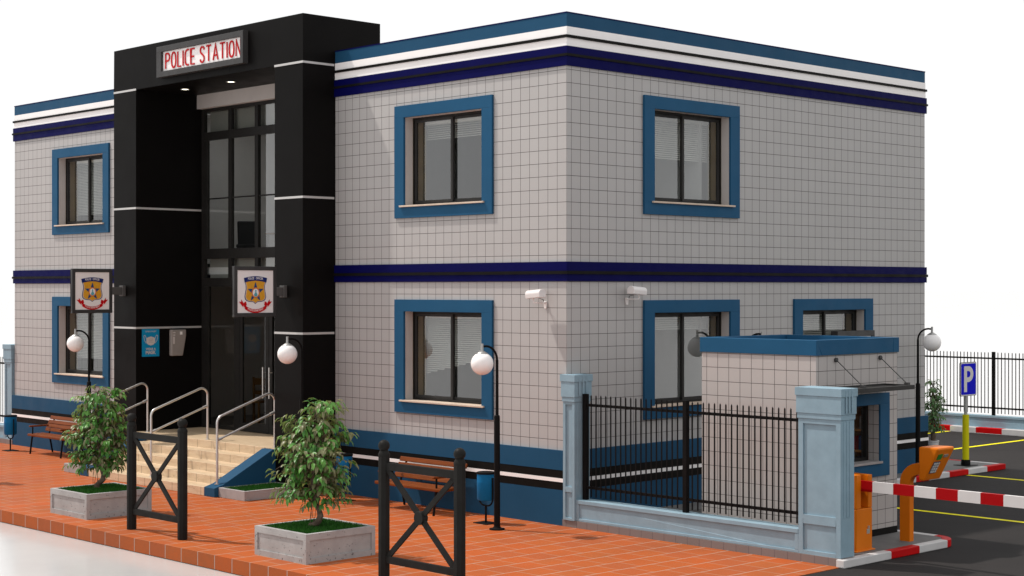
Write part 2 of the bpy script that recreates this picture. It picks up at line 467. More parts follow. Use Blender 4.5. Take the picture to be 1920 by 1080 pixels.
def holed(mb, u0, u1, z0, z1, holes, f, mi=0):
    us = sorted({u0, u1, *[h[0] for h in holes], *[h[1] for h in holes]})
    zs = sorted({z0, z1, *[h[2] for h in holes], *[h[3] for h in holes]})
    for i in range(len(us)-1):
        for j in range(len(zs)-1):
            cu, cz = (us[i]+us[i+1])/2, (zs[j]+zs[j+1])/2
            if any(h[0] < cu < h[1] and h[2] < cz < h[3] for h in holes): continue
            mb.face([f(us[i],zs[j]), f(us[i+1],zs[j]), f(us[i+1],zs[j+1]), f(us[i],zs[j+1])], mi)
w = MB()
PL, PR, PIL, PIR = -12.027, -5.681, -11.183, -6.515     # portal outer / inner faces
holed(w, PR-.05, 0, 0, 7.5, [h for h in HF if h[0] > PR], lambda u, z: (u, 0, z))
holed(w, BL, PL+.05, 0, 7.5, [h for h in HF if h[0] < PL], lambda u, z: (u, 0, z))
holed(w, 0, BD, 0, 7.5, HS, lambda u, z: (0, u, z))
w.face([(BL,0,0),(BL,BD,0),(BL,BD,7.5),(BL,0,7.5)]); w.face([(BL,BD,0),(0,BD,0),(0,BD,7.5),(BL,BD,7.5)])
obj('wall', w, M['tile'], st)
# rooms behind the glass
rm = MB(); rl = MB()
holed(rm, PR, -.36, .1, 7.3, [h for h in HF if h[0] > PR], lambda u, z: (u, .46, z))
holed(rl, BL+.3, PL, .1, 7.3, [h for h in HF if h[0] < PL], lambda u, z: (u, .46, z))
holed(rm, .36, BD-.3, .1, 7.3, HS, lambda u, z: (-.46, u, z))
for (x0, x1) in ((PR, -.36), (BL+.3, -13.22)):
    for z0, z1 in ((.75, 3.75), (4.1, 7.2)):
        q = rm if x0 > -6 else rl
        q.face([(x0,3.6,z0),(x1,3.6,z0),(x1,3.6,z1),(x0,3.6,z1)])
        q.face([(x0,.36,z1),(x1,.36,z1),(x1,3.6,z1),(x0,3.6,z1)])
for z0, z1 in ((.75, 3.75), (4.1, 7.2)):
    rm.face([(-3.6,3.66,z0),(-3.6,BD-.3,z0),(-3.6,BD-.3,z1),(-3.6,3.66,z1)])
    rm.face([(-3.6,3.66,z1),(-.36,3.66,z1),(-.36,BD-.3,z1),(-3.6,BD-.3,z1)])
    rm.face([(-3.6,5.0,z0),(-.36,5.0,z0),(-.36,5.0,z1),(-3.6,5.0,z1)])
# hall behind the portal, wider than the glass front and lit by an added, unseen roof opening
hm = MB()
HL, SK0, SK1 = -13.2, -12.6, -9.6
for z0, z1 in ((.75, 3.72), (4.0, 7.3)):
    hm.face([(HL,4.6,z0),(PIR,4.6,z0),(PIR,4.6,z1),(HL,4.6,z1)])
    hm.face([(HL,.5,z0),(HL,4.6,z0),(HL,4.6,z1),(HL,.5,z1)])
    hm.face([(PIR,.95,z0),(PIR,4.6,z0),(PIR,4.6,z1),(PIR,.95,z1)])
    if z1 < 5: hm.face([(HL,.95,z1),(PIR,.95,z1),(PIR,4.6,z1),(HL,4.6,z1)])
    else:
        for a, c, e, f in ((HL,SK0,.5,4.6), (SK1,PIR,.95,4.6), (SK0,SK1,.95,1.3), (SK0,SK1,3.3,4.6)): hm.box(a, c, e, f, z1, z1+.02)
obj('interior_wall', rm, M['room'], st); obj('interior_wall', rl, M['room'], st)
obj('hall_wall', hm, M['hallwall'], st)
fl = MB()
for z in (.742, 4.09):
    fl.face([(PR,.36,z),(-.36,.36,z),(-.36,BD-.3,z),(PR,BD-.3,z)]); fl.face([(BL+.3,.36,z),(PL,.36,z),(PL,3.6,z),(BL+.3,3.6,z)])
fl.box(HL, PIR, .95, 4.6, .70, .748)
obj('hall_floor', MB().box(HL, PIR, .95, 4.6, 3.86, 4.0), M['hallwall'], st)
obj('interior_floor', fl, M['roomfloor'], st)
# roof slab
obj('roof', MB().box(BL+.02, SK0, 1.02, BD-.02, 7.38, 7.48).box(SK1, -.02, 1.02, BD-.02, 7.38, 7.48).box(SK0, SK1, 1.02, 1.3, 7.38, 7.48).box(SK0, SK1, 3.3, BD-.02, 7.38, 7.48).box(PR, -.02, .02, 1.02, 7.38, 7.48).box(BL+.02, PL, .02, 1.02, 7.38, 7.48), M['bed'], st)
obj('added_skylight', MB().face([(SK0,1.3,7.46),(SK1,1.3,7.46),(SK1,3.3,7.46),(SK0,3.3,7.46)]), M['added_skyglass'], st)  # unseen from the street, added to brighten the upper hall
# horizontal bands that run round the front and the side
def band(name, z0, z1, out, m, inn=.12, bev=0.0, dl=None):
    q = MB(); e = out if dl is None else dl
    q.box(PR-.02, out, -out, inn, z0, z1); q.box(BL-e, PL+.02, -out, inn, z0, z1)
    q.box(-inn, out, inn, BD+e, z0, z1)
    q.box(BL-e, BL+inn, inn, BD+e, z0, z1); q.box(BL+inn, -inn, BD-inn, BD+e, z0, z1)
    return obj(name, q, m, st, bev)
band('parapet', 7.528, 7.729, .000+.004, M['blue'])
band('coping', 7.729, 7.748, .010, M['navy'])
band('cornice', 7.400, 7.526, .010, M['white'])
band('black_stripe', 7.357, 7.399, .036, M['black'], .05)
band('cornice', 7.232, 7.356, .012, M['white'])
band('navy_band', 7.118, 7.231, .030, M['navy'])
band('black_stripe', 7.078, 7.117, .048, M['black'], .05)
band('navy_band', 6.935, 7.077, .030, M['navy'])
band('navy_band', 3.842, 3.981, .030, M['navy'])
band('black_stripe', 3.792, 3.841, .048, M['black'], .05)
band('navy_band', 3.686, 3.791, .030, M['navy'])
pl_ = .05
band('plinth', .835, 1.13, pl_, M['blue'], dl=pl_)
band('plinth_stripe', .712, .834, pl_-.004, M['black'])
band('plinth_stripe', .655, .711, pl_+.004, M['white'])
band('plinth_stripe', .535, .654, pl_-.004, M['black'])
band('plinth', -.05, .534, pl_, M['blue'], dl=pl_)

# windows
def window(axis, u0, u1, z0, z1, drop, slant=0.0, flip=False):
    """axis 'F': front wall (u = X, outwards -Y);  axis 'S': side wall (u = Y, outwards +X)"""
    if axis == 'F': B = lambda q, a, c, o0, o1, e, f, mi=0: q.box(a, c, -o1, -o0, e, f, mi)
    else:           B = lambda q, a, c, o0, o1, e, f, mi=0: q.box(o0, o1, a, c, e, f, mi)
    fw, ft = .242, .043
    q = MB()
    B(q, u0-fw, u1+fw, .0, ft, z1, z1+.2); B(q, u0-fw, u1+fw, .0, ft, z0-.205, z0-.002)
    B(q, u0-fw, u0, .0, ft, z0-.002, z1); B(q, u1, u1+fw, .0, ft, z0-.002, z1)
    root = obj('window', q, M['bluetrim'], st, .004)
    q = MB(); G = (lambda u, o_, z: (u, o_, z)) if axis == 'F' else (lambda u, o_, z: (-o_, u, z))
    for (a_, c_) in (((u0,z0),(u0,z1)), ((u0,z1),(u1,z1)), ((u1,z1),(u1,z0)), ((u1,z0),(u0,z0))):
        q.face([G(a_[0],0,a_[1]),G(c_[0],0,c_[1]),G(c_[0],.16,c_[1]),G(a_[0],.16,a_[1])], 0)
        q.face([G(a_[0],.16,a_[1]),G(c_[0],.16,c_[1]),G(c_[0],.46,c_[1]),G(a_[0],.46,a_[1])], 1)
    obj('reveal', q, [M['cream'], M['lining']], root)
    q = MB(); B(q, u0-.075, u1+.075, .044, .085, z0-.022, z0+.006); B(q, u0+.002, u1-.002, -.16, .044, z0-.018, z0+.006)
    obj('sill', q, M['sill'], root, .004)
    # outer frame and two sliding sashes
    q = MB(); d0, d1 = -.25, -.162; t = .035
    zz0 = z0+.008
    B(q, u0+.001, u0+t, d0, d1, zz0, z1-.001); B(q, u1-t, u1-.001, d0, d1, zz0, z1-.001)
    B(q, u0+t, u1-t, d0, d1, z1-t, z1-.001); B(q, u0+t, u1-t, d0, d1, zz0, zz0+t)
    obj('window_frame', q, M['bronze'], root, .003)
    um = (u0+u1)/2; s = .045
    for k, (a, c, e) in enumerate(((u0+t+.002, um+.03, -.175 if not flip else -.212), (um-.03, u1-t-.002, -.212 if not flip else -.175))):
        q = MB(); zb, zt = zz0+t+.001, z1-t-.001
        B(q, a, a+s, e-.03, e, zb, zt); B(q, c-s, c, e-.03, e, zb, zt)
        B(q, a+s, c-s, e-.03, e, zb, zb+s); B(q, a+s, c-s, e-.03, e, zt-s, zt)
        sh = obj('sash', q, M['sash'], root, .003)
        q = MB(); v = e-.018
        if axis == 'F': q.face([(a+s,-v,zb+s),(c-s,-v,zb+s),(c-s,-v,zt-s),(a+s,-v,zt-s)])
        else: q.face([(v,a+s,zb+s),(v,c-s,zb+s),(v,c-s,zt-s),(v,a+s,zt-s)])
        obj('pane', q, M['glass'], root)
    if drop > 0:
        q = MB(); H = (z1-z0-.1)
        n = int(H/.034)
        L, Rr = drop*H, max(0.02, (drop+slant)*H)
        B(q, u0+.05, u1-.05, -.445, -.405, z1-.10, z1-.055)
        for i in range(n):
            za = .06+i*.034
            # slanted lower edge: the stack hangs lower at one end
            xa, xb = u0+.06, u1-.06
            if za > max(L, Rr): break
            if za > min(L, Rr) and abs(L-Rr) > .03:
                f = (za-min(L, Rr))/abs(L-Rr)
                if L > Rr: xb = xa+(xb-xa)*(1-f)
                else: xa = xa+(xb-xa)*f
            zt = z1-.05-za
            p = [(xa,.411,zt-.012),(xb,.411,zt-.012),(xb,.439,zt+.010),(xa,.439,zt+.010)]
            if axis == 'F': q.face(p)
            else: q.face([(-y, x, z) for x, y, z in p])
        obj('blind', q, M['blind'], root)
window('F', *HF[0], .22, -.02); window('F', *HF[1], .72, -.25)
window('F', *HF[2], .86); window('F', *HF[3], .80)
window('S', *HS[0], .50, flip=True); window('S', *HS[1], .18, flip=True); window('S', *HS[2], .3, flip=True)

# ---- black entrance portal
q = MB()
q.box(PL, PIL, -.705, .93, 0, 7.496); q.box(PIR, PR, -.705, .93, 0, 7.496)
q.box(PL, PR, -.705, 1.011, 7.496, 8.338)
obj('portal', q, M['clad'], st, .004)
for X in (-9.32, -7.93): obj('panel_joint', MB().box(X-.006, X+.006, -.7075, -.704, 7.50, 8.337), M['black'], st)
h = .019
for z in (2.793, 5.160, 7.497):
    q = MB(); q.box(PL-.004, PIL+.004, -.711, -.704, z-h, z+h); q.box(PL-.005, PL+.001, -.704, -.03, z-h, z+h)
    if z < 7: q.box(PIL-.001, PIL+.005, -.704, .80, z-h, z+h)
    obj('trim_strip', q, M['steelstrip'], st)
    q = MB(); q.box(PIR-.004, PR+.004, -.711, -.704, z-h, z+h); q.box(PR-.001, PR+.005, -.704, -.03, z-h, z+h)
    if z < 7: q.box(PIR-.005, PIR+.001, -.704, .80, z-h, z+h)
    obj('trim_strip', q, M['steelstrip'], st)
obj('lintel', MB().box(PIL+.002, PIR-.002, .695, .95, 7.215, 7.494), M['cream'], st)
for (x, y) in ((-10.402, -.077), (-8.805, -.08)):
    r = obj('downlight', MB().lathe([(.085,0),(.10,-.012),(.10,-.016),(.072,-.016),(.072,-.006)], (x,y,7.496), 24), M['galv'], st)
    obj('bulb', MB().lathe([(1e-6,-.0085),(.071,-.0085)], (x,y,7.496), 24), M['downlight'], r)
# curtain wall
for z0, z1 in ((3.74, 4.2), (6.62, 7.22)): obj('added_backing_panel', MB().box(PIL+.09, PIR-.09, .96, .99, z0, z1), M['backing'], st)  # opaque grey backing added behind these panes to even out their brightness
YG = .835
q = MB(); cols = [-11.09+.925*i for i in range(6)]
q.box(PIL+.002, PIL+.085, YG-.03, YG+.06, .75, 7.214); q.box(PIR-.085, PIR-.002, YG-.03, YG+.06, .75, 7.214)
for z0, z1 in ((7.15, 7.214), (6.57, 6.735), (4.17, 4.375), (3.61, 3.785)): q.box(PIL+.085, PIR-.085, YG-.028, YG+.055, z0, z1)
for i in range(1, 5):
    X = -11.09+.915*i
    for z0, z1 in ((3.785, 4.17), (6.735, 7.15), (4.375, 6.57)): q.box(X-.055, X+.055, YG-.025, YG+.05, z0, z1)
q.box(PIL+.085, PIR-.085, YG-.008, YG+.012, 5.37, 5.40)
q.box(PIL+.085, PIL+.20, YG-.02, YG+.04, 4.375, 6.57)
q.box(-10.03, -9.93, YG-.028, YG+.05, .75, 3.61); q.box(-7.72, -7.62, YG-.028, YG+.05, .75, 3.61)
q.box(PIL+.085, PIL+.24, YG-.024, YG+.045, .75, 3.61); q.box(-10.94, -10.03, YG-.02, YG+.04, .75, .82)
cw = obj('curtain_wall', q, M['bronze'], st, .004)
for i in range(5):
    a, c = -11.09+.915*i, -11.09+.915*(i+1)
    for z0, z1 in ((3.785, 4.17), (4.375, 6.57), (6.735, 7.15)):
        obj('pane', MB().face([(a+.03,YG+.01,z0),(c-.03,YG+.01,z0),(c-.03,YG+.01,z1),(a+.03,YG+.01,z1)]), M['glass'], cw)
for a, c in ((-10.94, -10.03), (-7.62, -6.60)):
    obj('pane', MB().face([(a,YG+.01,.82),(c,YG+.01,.82),(c,YG+.01,3.61),(a,YG+.01,3.61)]), M['doorglass'], cw)
for x0, x1, hx in ((-9.925, -8.83, -8.93), (-8.82, -7.725, -8.72)):
    q = MB(); t = .10
    q.box(x0, x0+t, YG-.035, YG+.02, .765, 3.60); q.box(x1-t, x1, YG-.035, YG+.02, .765, 3.60)
    q.box(x0+t, x1-t, YG-.035, YG+.02, .765, .93); q.box(x0+t, x1-t, YG-.035, YG+.02, 3.48, 3.60)
    if x0 < -9: q.box(x0+t, x0+t+.10, YG-.03, YG+.015, .93, 3.48)
    d = obj('door', q, M['bronze'], st, .004)
    obj('pane', MB().face([(x0+t,YG-.006,.93),(x1-t,YG-.006,.93),(x1-t,YG-.006,3.48),(x0+t,YG-.006,3.48)]), M['doorglass'], d)
    q = MB().tube([(hx,YG-.10,1.45),(hx,YG-.10,2.05)], .016, 10)
    for z in (1.55, 1.95): q.tube([(hx,YG-.10,z),(hx,YG-.03,z)], .010, 8)
    obj('handle', q, M['chrome'], d)
# stairs, cheek walls and landing
SXL, SXR = -10.76, -6.80
q = MB(); rise = .15; ys = [-1.98, -1.665, -1.35, -1.035, -.72]
prof = [(-1.98, 0)]
for i, y in enumerate(ys):
    prof.append((y, rise*(i+1)-.0))
    if i < 4: prof.append((ys[i+1], rise*(i+1)))
poly = []
prof = []
for i, y in enumerate(ys): prof += [(y, rise*i), (y, rise*(i+1))]
prof += [(-.703, .75), (-.703, 0)]
q.prism([(SXL+.002, y, z+.002) for y, z in prof], (SXR-SXL-.004, 0, 0))
q.box(PIL+.001, PIR-.001, -.7025, .95, .01, .752)
obj('stairs', q, M['stone'], st, .006)
for x0, x1 in ((SXR, -6.479), (-11.081, SXL)):
    q = MB(); q.prism([(x0, y, z) for y, z in ((-1.98,0),(-1.98,.155),(-1.80,.205),(-.775,.735),(-.708,.735),(-.708,0))], (x1-x0, 0, 0))
    obj('cheek_wall', q, M['blue'], st, .006)

# ------------------------------------------------------------------ stair handrails
def arc3(c, r, a0, a1, n, x): return [(x, c[0]+r*math.cos(a), c[1]+r*math.sin(a)) for a in [a0+(a1-a0)*i/n for i in range(n+1)]]
def bend(pts, r, n=7):
    """round the corners of a polyline"""
    pts = [Vector(p) for p in pts]; out = [pts[0]]
    for i in range(1, len(pts)-1):
        a = (pts[i-1]-pts[i]).normalized(); c = (pts[i+1]-pts[i]).normalized()
        ang = a.angle(c); d = r/math.tan(ang/2)
        p0 = pts[i]+a*d; p1 = pts[i]+c*d; cen = pts[i]+(a+c).normalized()*(r/math.sin(ang/2))
        v0 = p0-cen; v1 = p1-cen; tot = v0.angle(v1); axis = v0.cross(v1).normalized()
        out += [cen+Matrix.Rotation(tot*k/n, 3, axis) @ v0 for k in range(n+1)]
    return out+[pts[-1]]
def handrail(x, z0, label):
    t = thing('handrail', label, 'handrail', (x, -1.82, z0), group='steel handrails on the entrance steps')
    y0 = -1.82
    def L(y, z): return (0, y-y0, z-z0)
    obj('rail', MB().tube(bend([L(-1.82, z0), L(-1.82, 1.31), L(-.72, 1.785), L(-.615, .752)] if False else [L(-1.82, z0), L(-1.82, 1.345), L(-.615, 1.765), L(-.615, .752)], .13), .021, 12), M['chrome'], t)
    q = MB().tube([L(-1.80, .965), L(-.635, 1.375)], .019, 12)
    for y, z, s in ((-1.80, .965, 1), (-.635, 1.375, -1)):
        q.tube([L(y, z), L(y+s*.075, z+s*.0265)], .027, 12)
    obj('middle_bar', q, M['chrome'], t)
    q = MB()
    for y, z in ((-1.82, z0), (-.615, .752)): q.lathe([(.045,0),(.045,.008),(.02,.012)], L(y, z), 16)
    obj('base_flange', q, M['chrome'], t)
handrail(-6.64, .20, 'tubular steel handrail on the blue cheek wall beside the right pillar')
handrail(-8.782, .152, 'tubular steel handrail in the middle of the entrance steps')
handrail(-10.90, .20, 'tubular steel handrail on the far left cheek of the entrance steps, behind leaves')

# ------------------------------------------------------------------ signs on the building
STROKES = {
 'P': (.46, [[(0,0),(0,1)], [(0,1),(.24,1),(.36,.96),(.44,.86),(.46,.75),(.44,.64),(.36,.54),(.24,.50),(0,.50)]]),
 'O': (.50, [[(.25+.25*math.sin(q), .5+.5*math.cos(q) if False else .5+.5*math.copysign(abs(math.cos(q))**.8, math.cos(q))) for q in [2*PI*i/24 for i in range(25)]]]),
 'L': (.38, [[(0,1),(0,0),(.38,0)]]), 'I': (.0, [[(0,0),(0,1)]]),
 'C': (.42, [[(.42,1),(.25,1),(.1,.94),(.02,.8),(0,.6),(0,.4),(.02,.2),(.1,.06),(.25,0),(.42,0)]]),
 'E': (.42, [[(.42,1),(0,1),(0,0),(.42,0)], [(0,.5),(.36,.5)]]),
 'S': (.46, [[(.45,.80),(.42,.92),(.33,.985),(.23,1),(.12,.98),(.04,.90),(.015,.78),(.05,.66),(.15,.57),(.32,.46),(.42,.37),(.455,.24),(.42,.10),(.33,.02),(.23,0),(.12,.02),(.04,.09),(.01,.20)]]),
 'T': (.52, [[(0,1),(.52,1)], [(.26,1),(.26,0)]]), 'A': (.54, [[(0,0),(.27,1),(.54,0)], [(.09,.30),(.45,.30)]]),
 'N': (.48, [[(0,0),(0,1),(.48,0),(.48,1)]])}
def stroke_text(mb, pl, s, x, y, size, sx, w, h, t, gap=.25, mi=0):
    for ch in s:
        if ch == ' ': x += size*sx*.42; continue
        wd, ss = STROKES[ch]
        for k in ss: pl.stroke(mb, [(x+a*size*sx, y+c*size) for a, c in k], w, h, t, mi)
        x += (wd+gap)*size*sx
    return x
def stroke_width(s, size, sx, gap=.25): return sum(.42 if ch == ' ' else STROKES[ch][0]+gap for ch in s)*size*sx - gap*size*sx

ys_ = -.825
sg = thing('station_sign', 'long grey framed white lightbox reading POLICE STATION in red on the black portal', 'sign', (-8.79, -.705, 7.63))
L0 = Vector((-8.79, -.705, 7.63))
def sbox(q, x0, x1, y0, y1, z0, z1, mi=0): q.box(x0-L0.x, x1-L0.x, y0-L0.y, y1-L0.y, z0-L0.z, z1-L0.z, mi)
x0, x1, z0, z1 = -10.235, -7.325, 7.628, 8.217
q = MB(); sbox(q, x0, x1, ys_, -.707, z1-.105, z1); sbox(q, x0, x1, ys_, -.707, z0, z0+.105)
sbox(q, x0, x0+.165, ys_, -.707, z0+.105, z1-.105); sbox(q, x1-.09, x1, ys_, -.707, z0+.105, z1-.105)
obj('frame', q, M['signframe'], sg, .004)
q = MB(); sbox(q, x0+.165, x1-.09, ys_+.05, -.72, z0+.105, z1-.105)
obj('panel', q, M['lightbox'], sg)
pl = Plane((x0+.165-L0.x, ys_+.05-L0.y, z0+.105-L0.z), (1,0,0), (0,0,1))
W, H = (x1-.09)-(x0+.165), z1-z0-.21
size = .285
wd = stroke_width('POLICE STATION', size, 1.0); sx = (W-.145)/wd
q = MB(); xe = stroke_text(q, pl, 'POLICE ', .105, (H-size)/2, size, sx, .031, .004, .012)
obj('lettering', q, M['red'], sg)
q = MB(); stroke_text(q, pl, 'STATION', xe, (H-size)/2, size, sx, .031, .004, .012)
obj('lettering', q, M['red'], sg)

def badge(root, pl, W, H):
    """police crest, drawn in layers 2 mm apart. pl origin = panel centre"""
    s = H/2*1.06
    def sc_(pts): return [(x*s, y*s) for x, y in pts]
    half = [(0,.67),(.30,.62),(.55,.57),(.575,.50),(.55,.40),(.505,.27),(.50,.10),(.545,-.08),(.565,-.22),(.54,-.33),(.45,-.41),(.30,-.445),(.12,-.455),(0,-.54)]
    sh = [(-x, y) for x, y in half[::-1][1:-1]]
    full = half + sh
    q = MB(); pl.poly(q, sc_([(x*1.02, y*1.0+.01*(1 if y > 0 else -1)) for x, y in full]), .002, 0, 0)
    inn = [(x*.90, y*.93+.0) for x, y in full]
    pl.poly(q, sc_([(x*.955, y*.965) for x, y in full]), .004, 0, 1)
    pl.poly(q, sc_(inn), .006, 0, 2)
    # banner at the head of the shield
    top = [(-.62+1.24*i/12, .60+.085*math.cos((i-6)/6*PI/2)) for i in range(13)]
    bot = [(x*.93, y-.20) for x, y in top]
    for i in range(12): pl.poly(q, sc_([bot[i], bot[i+1], top[i+1], top[i]]), .008, 0, 0)
    # star, ring, oval and little figure
    star = []
    for i in range(10):
        a = PI/2+PI*i/5; r = .47 if i % 2 == 0 else .195
        star.append((r*math.cos(a)*.94, -.03+r*math.sin(a)))
    pl.poly(q, sc_(star), .008, 0, 3)
    def ell(rx, ry, cx=0, cy=-.05, n=28): return [(cx+rx*math.cos(2*PI*i/n), cy+ry*math.sin(2*PI*i/n)) for i in range(n)]
    pl.poly(q, sc_(ell(.215,.235)), .010, 0, 4); pl.poly(q, sc_(ell(.158,.178)), .012, 0, 5)
    pl.poly(q, sc_([(-.10,-.15),(-.05,-.215),(.05,-.215),(.10,-.15),(.06,-.07),(.03,-.02),(.04,.04),(.01,.10),(-.03,.05),(-.02,-.03),(-.06,-.08)]), .014, 0, 6)
    # red ribbon
    N = 14; arc = [(-.56+1.12*i/N, -.60-.185*(1-((i-N/2)/(N/2))**2)) for i in range(N+1)]
    for i in range(N): pl.poly(q, sc_([(arc[i][0]*1.02, arc[i][1]-.165), (arc[i+1][0]*1.02, arc[i+1][1]-.165), arc[i+1], arc[i]]), .010, 0, 7)
    for sg_ in (-1, 1):
        pl.poly(q, sc_([(sg_*.50,-.43),(sg_*.62,-.49),(sg_*.61,-.70),(sg_*.46,-.60)][::sg_]), .006, 0, 7)
        pl.poly(q, sc_([(sg_*.60,-.56),(sg_*.75,-.34),(sg_*.76,-.45),(sg_*.88,-.44),(sg_*.66,-.68)][::sg_]), .008, 0, 7)
    text_into(q, pl, 'POLICE   OFFICER', 0, .565*s, .80*s, .105*s, .0095, 8, .012, lambda x: .05*s*math.cos(x/(.6*s)*PI/2)-.02*s)
    text_into(q, pl, 'POLICE DEPARTMENT', 0, -.70*s, .82*s, .085*s, .0115, 8, .012, lambda x: .185*s*((x/(.56*s))**2)-.165*s+.02*s)
    obj('badge', q, [M['bnavy'], M['pwhite'], M['gold'], M['bstar'], M['borange'], M['signwhite'], M['teal'], M['red'], M['signwhite']], root)

def shield_sign(X, yin, yout, z0, z1, px_, label):
    cy = (yin+yout)/2; cz = (z0+z1)/2
    t = thing('projecting_sign', label, 'sign', (px_, -.705, cz), group='crest signs on the portal pillars')
    def Bx(q, a, c, d, e, f, g, mi=0): q.box(a-px_, c-px_, d+.705, e+.705, f-cz, g-cz, mi)
    dep = .036; fr = .068; xf = X
    q = MB(); Bx(q, xf-2*dep, xf, yout, yin, z1-fr, z1); Bx(q, xf-2*dep, xf, yout, yin, z0, z0+fr)
    Bx(q, xf-2*dep, xf, yout, yout+fr, z0+fr, z1-fr); Bx(q, xf-2*dep, xf, yin-fr, yin, z0+fr, z1-fr)
    obj('frame', q, M['signframe'], t, .006)
    q = MB(); Bx(q, xf-2*dep+.008, xf-.014, yout+fr, yin-fr, z0+fr, z1-fr)
    obj('panel', q, M['signwhite'], t)
    q = MB(); Bx(q, xf-dep-.04, xf-dep+.04, yin, -.775, cz-.075, cz+.075)
    Bx(q, xf-dep-.07, xf-dep+.07, -.775, -.706, cz-.105, cz+.105)
    obj('bracket', q, M['bracketgrey'], t, .008)
    badge(t, Plane((xf-.014-px_, cy+.705, 0), (0,1,0), (0,0,1)), abs(yin-yout)-2*fr, z1-z0-2*fr)
shield_sign(-6.17, -.906, -1.785, 3.086, 3.955, -6.20, 'square grey framed crest sign projecting from the right black pillar over the entrance')
shield_sign(-11.60, -.984, -1.86, 3.09, 3.96, -11.73, 'square grey framed crest sign projecting from the left black pillar')

# mask poster and dispenser on the left reveal
po = thing('mask_poster', 'blue poster reading WEAR A MASK on the inner side of the left black pillar', 'poster', (PIL, -.38, 2.222))
pl = Plane((.012, 0, 0), (0,1,0), (0,0,1))
obj('sheet', MB().box(.001, .011, -.194, .194, 0, .548), M['poster'], po)
for a_ in (('COVID-19 ALERT', 0, .498, .25, .030, .002, 0, .02), ('WEAR A', 0, .150, .225, .048, .002, 0, .03), ('MASK', 0, .082, .23, .070, .002, 0, .035)):
    q = MB(); text_into(q, pl, *a_); obj('lettering', q, M['pwhite'], po)
q = MB()
pl.poly(q, [(-.10,.365),(-.05,.385),(0,.398),(.05,.385),(.10,.365),(.10,.28),(.06,.235),(0,.22),(-.06,.235),(-.10,.28)], .002)
for s_ in (-1, 1):
    pl.stroke(q, [(s_*x, y) for x, y in ((.10,.362),(.115,.40),(.135,.425),(.155,.415),(.155,.38),(.140,.32),(.10,.262))], .010, .002)
mk = obj('mask_drawing', q, M['pwhite'], po)
q = MB()
for y in (.345, .315, .285): pl.stroke(q, [(-.05,y-.004),(0,y+.004),(.05,y-.004)], .006, .004)
obj('mask_crease', q, M['disp'], mk)
dp = thing('dispenser', 'grey wall dispenser with tapered side hanging beside the blue mask poster', 'dispenser', (PIL, .20, 2.222))
q = MB(); q.prism([(.001, -.155, .0), (.001, .11, .0), (.001, .185, .40), (.001, .185, .525), (.001, -.155, .525)], (.10, 0, 0))
obj('case', q, M['disp'], dp, .018)
q = MB(); q.box(.100, .106, .035, .090, .425, .485); obj('indicator', q, M['white'], dp)
q = MB(); q.box(.100, .104, -.125, -.07, .455, .480); q.box(.100, .104, -.125, -.075, .405, .430); q.box(.100, .104, -.125, -.085, .24, .385)
obj('level_window', q, M['pwhite'], dp)

# wall sign over the side window
ws = thing('side_sign', 'grey framed white lightbox on the side wall, half hidden behind the booth roof', 'sign', (.0, 7.3, 2.42))
q = MB(); q.box(.05,.20,-.60,.56,.29,.39); q.box(.05,.20,-.60,.56,0,.06); q.box(.05,.20,-.60,-.52,.06,.29); q.box(.05,.20,.48,.56,.06,.29)
obj('frame', q, M['signframe'], ws, .004)
obj('panel', MB().box(.06,.17,-.52,.48,.06,.29), M['signwhite'], ws)

# security cameras
def cctv(label, loc, rz):
    t = thing('security_camera', label, 'camera', loc, rz, 'security cameras at the building corner')
    # local: wall behind at y = 0 (outwards -y), camera looks along -x
    q = MB(); q.prism([(-.035,-.001,.05),(.035,-.001,.05),(.022,-.001,-.06),(-.022,-.001,-.06)], (0,-.02,0)); q.prism([(-.035,-.02,.05),(.035,-.02,.05),(0,-.075,.03)], (0,0,-.015))
    q.tube(bend([(0,-.03,.03),(0,-.17,.03),(-.07,-.20,.03),(-.07,-.20,.10)], .02, 4), .011, 8)
    obj('bracket', q, M['camwhite'], t, .003)
    ang = math.radians(4)
    def W(x, y, z):
        x0, z0 = x+.11, z-.16
        return (x0*math.cos(ang)-z0*math.sin(ang)-.005, y-.20, x0*math.sin(ang)+z0*math.cos(ang)+.16)
    q = MB(); n = 14
    sec = [(.075*math.cos(a), .062*math.sin(a)) for a in [PI*i/10 for i in range(11)]] + [(-.068,-.062),(.068,-.062)]
    vs = [W(-.285, y, .165+z) for y, z in sec] + [W(.02, y, .165+z) for y, z in sec]; k = len(sec)
    q.add(vs, [(i, (i+1) % k, k+(i+1) % k, k+i) for i in range(k)] + [tuple(range(k, 2*k)), tuple(range(k))[::-1]])
    q2 = obj('housing', q, M['camwhite'], t, .006)
    q = MB(); q.tube([W(-.283,0,.15), W(-.297,0,.15)], .040, 18)
    obj('lens', q, M['lens'], t)
    q = MB(); q.tube([(0,-.05,.03), (.012,-.07,.075), W(-.05,0,.09)], .005, 6); obj('cable', q, M['lens'], t)
    return t
c0 = cctv('white security camera on the front wall left of the building corner, aimed left', (-.44, 0, 3.33), 0)
# mirrored twin for the side wall: looks along +Y
t = thing('security_camera', 'white security camera on the side wall above the fence, aimed right', 'camera', (0, 1.335, 3.38), PI/2, 'security cameras at the building corner')
for ch in list(c0.children):
    c = ch.copy(); C.objects.link(c); c.parent = t; c.scale = (-1, 1, 1)

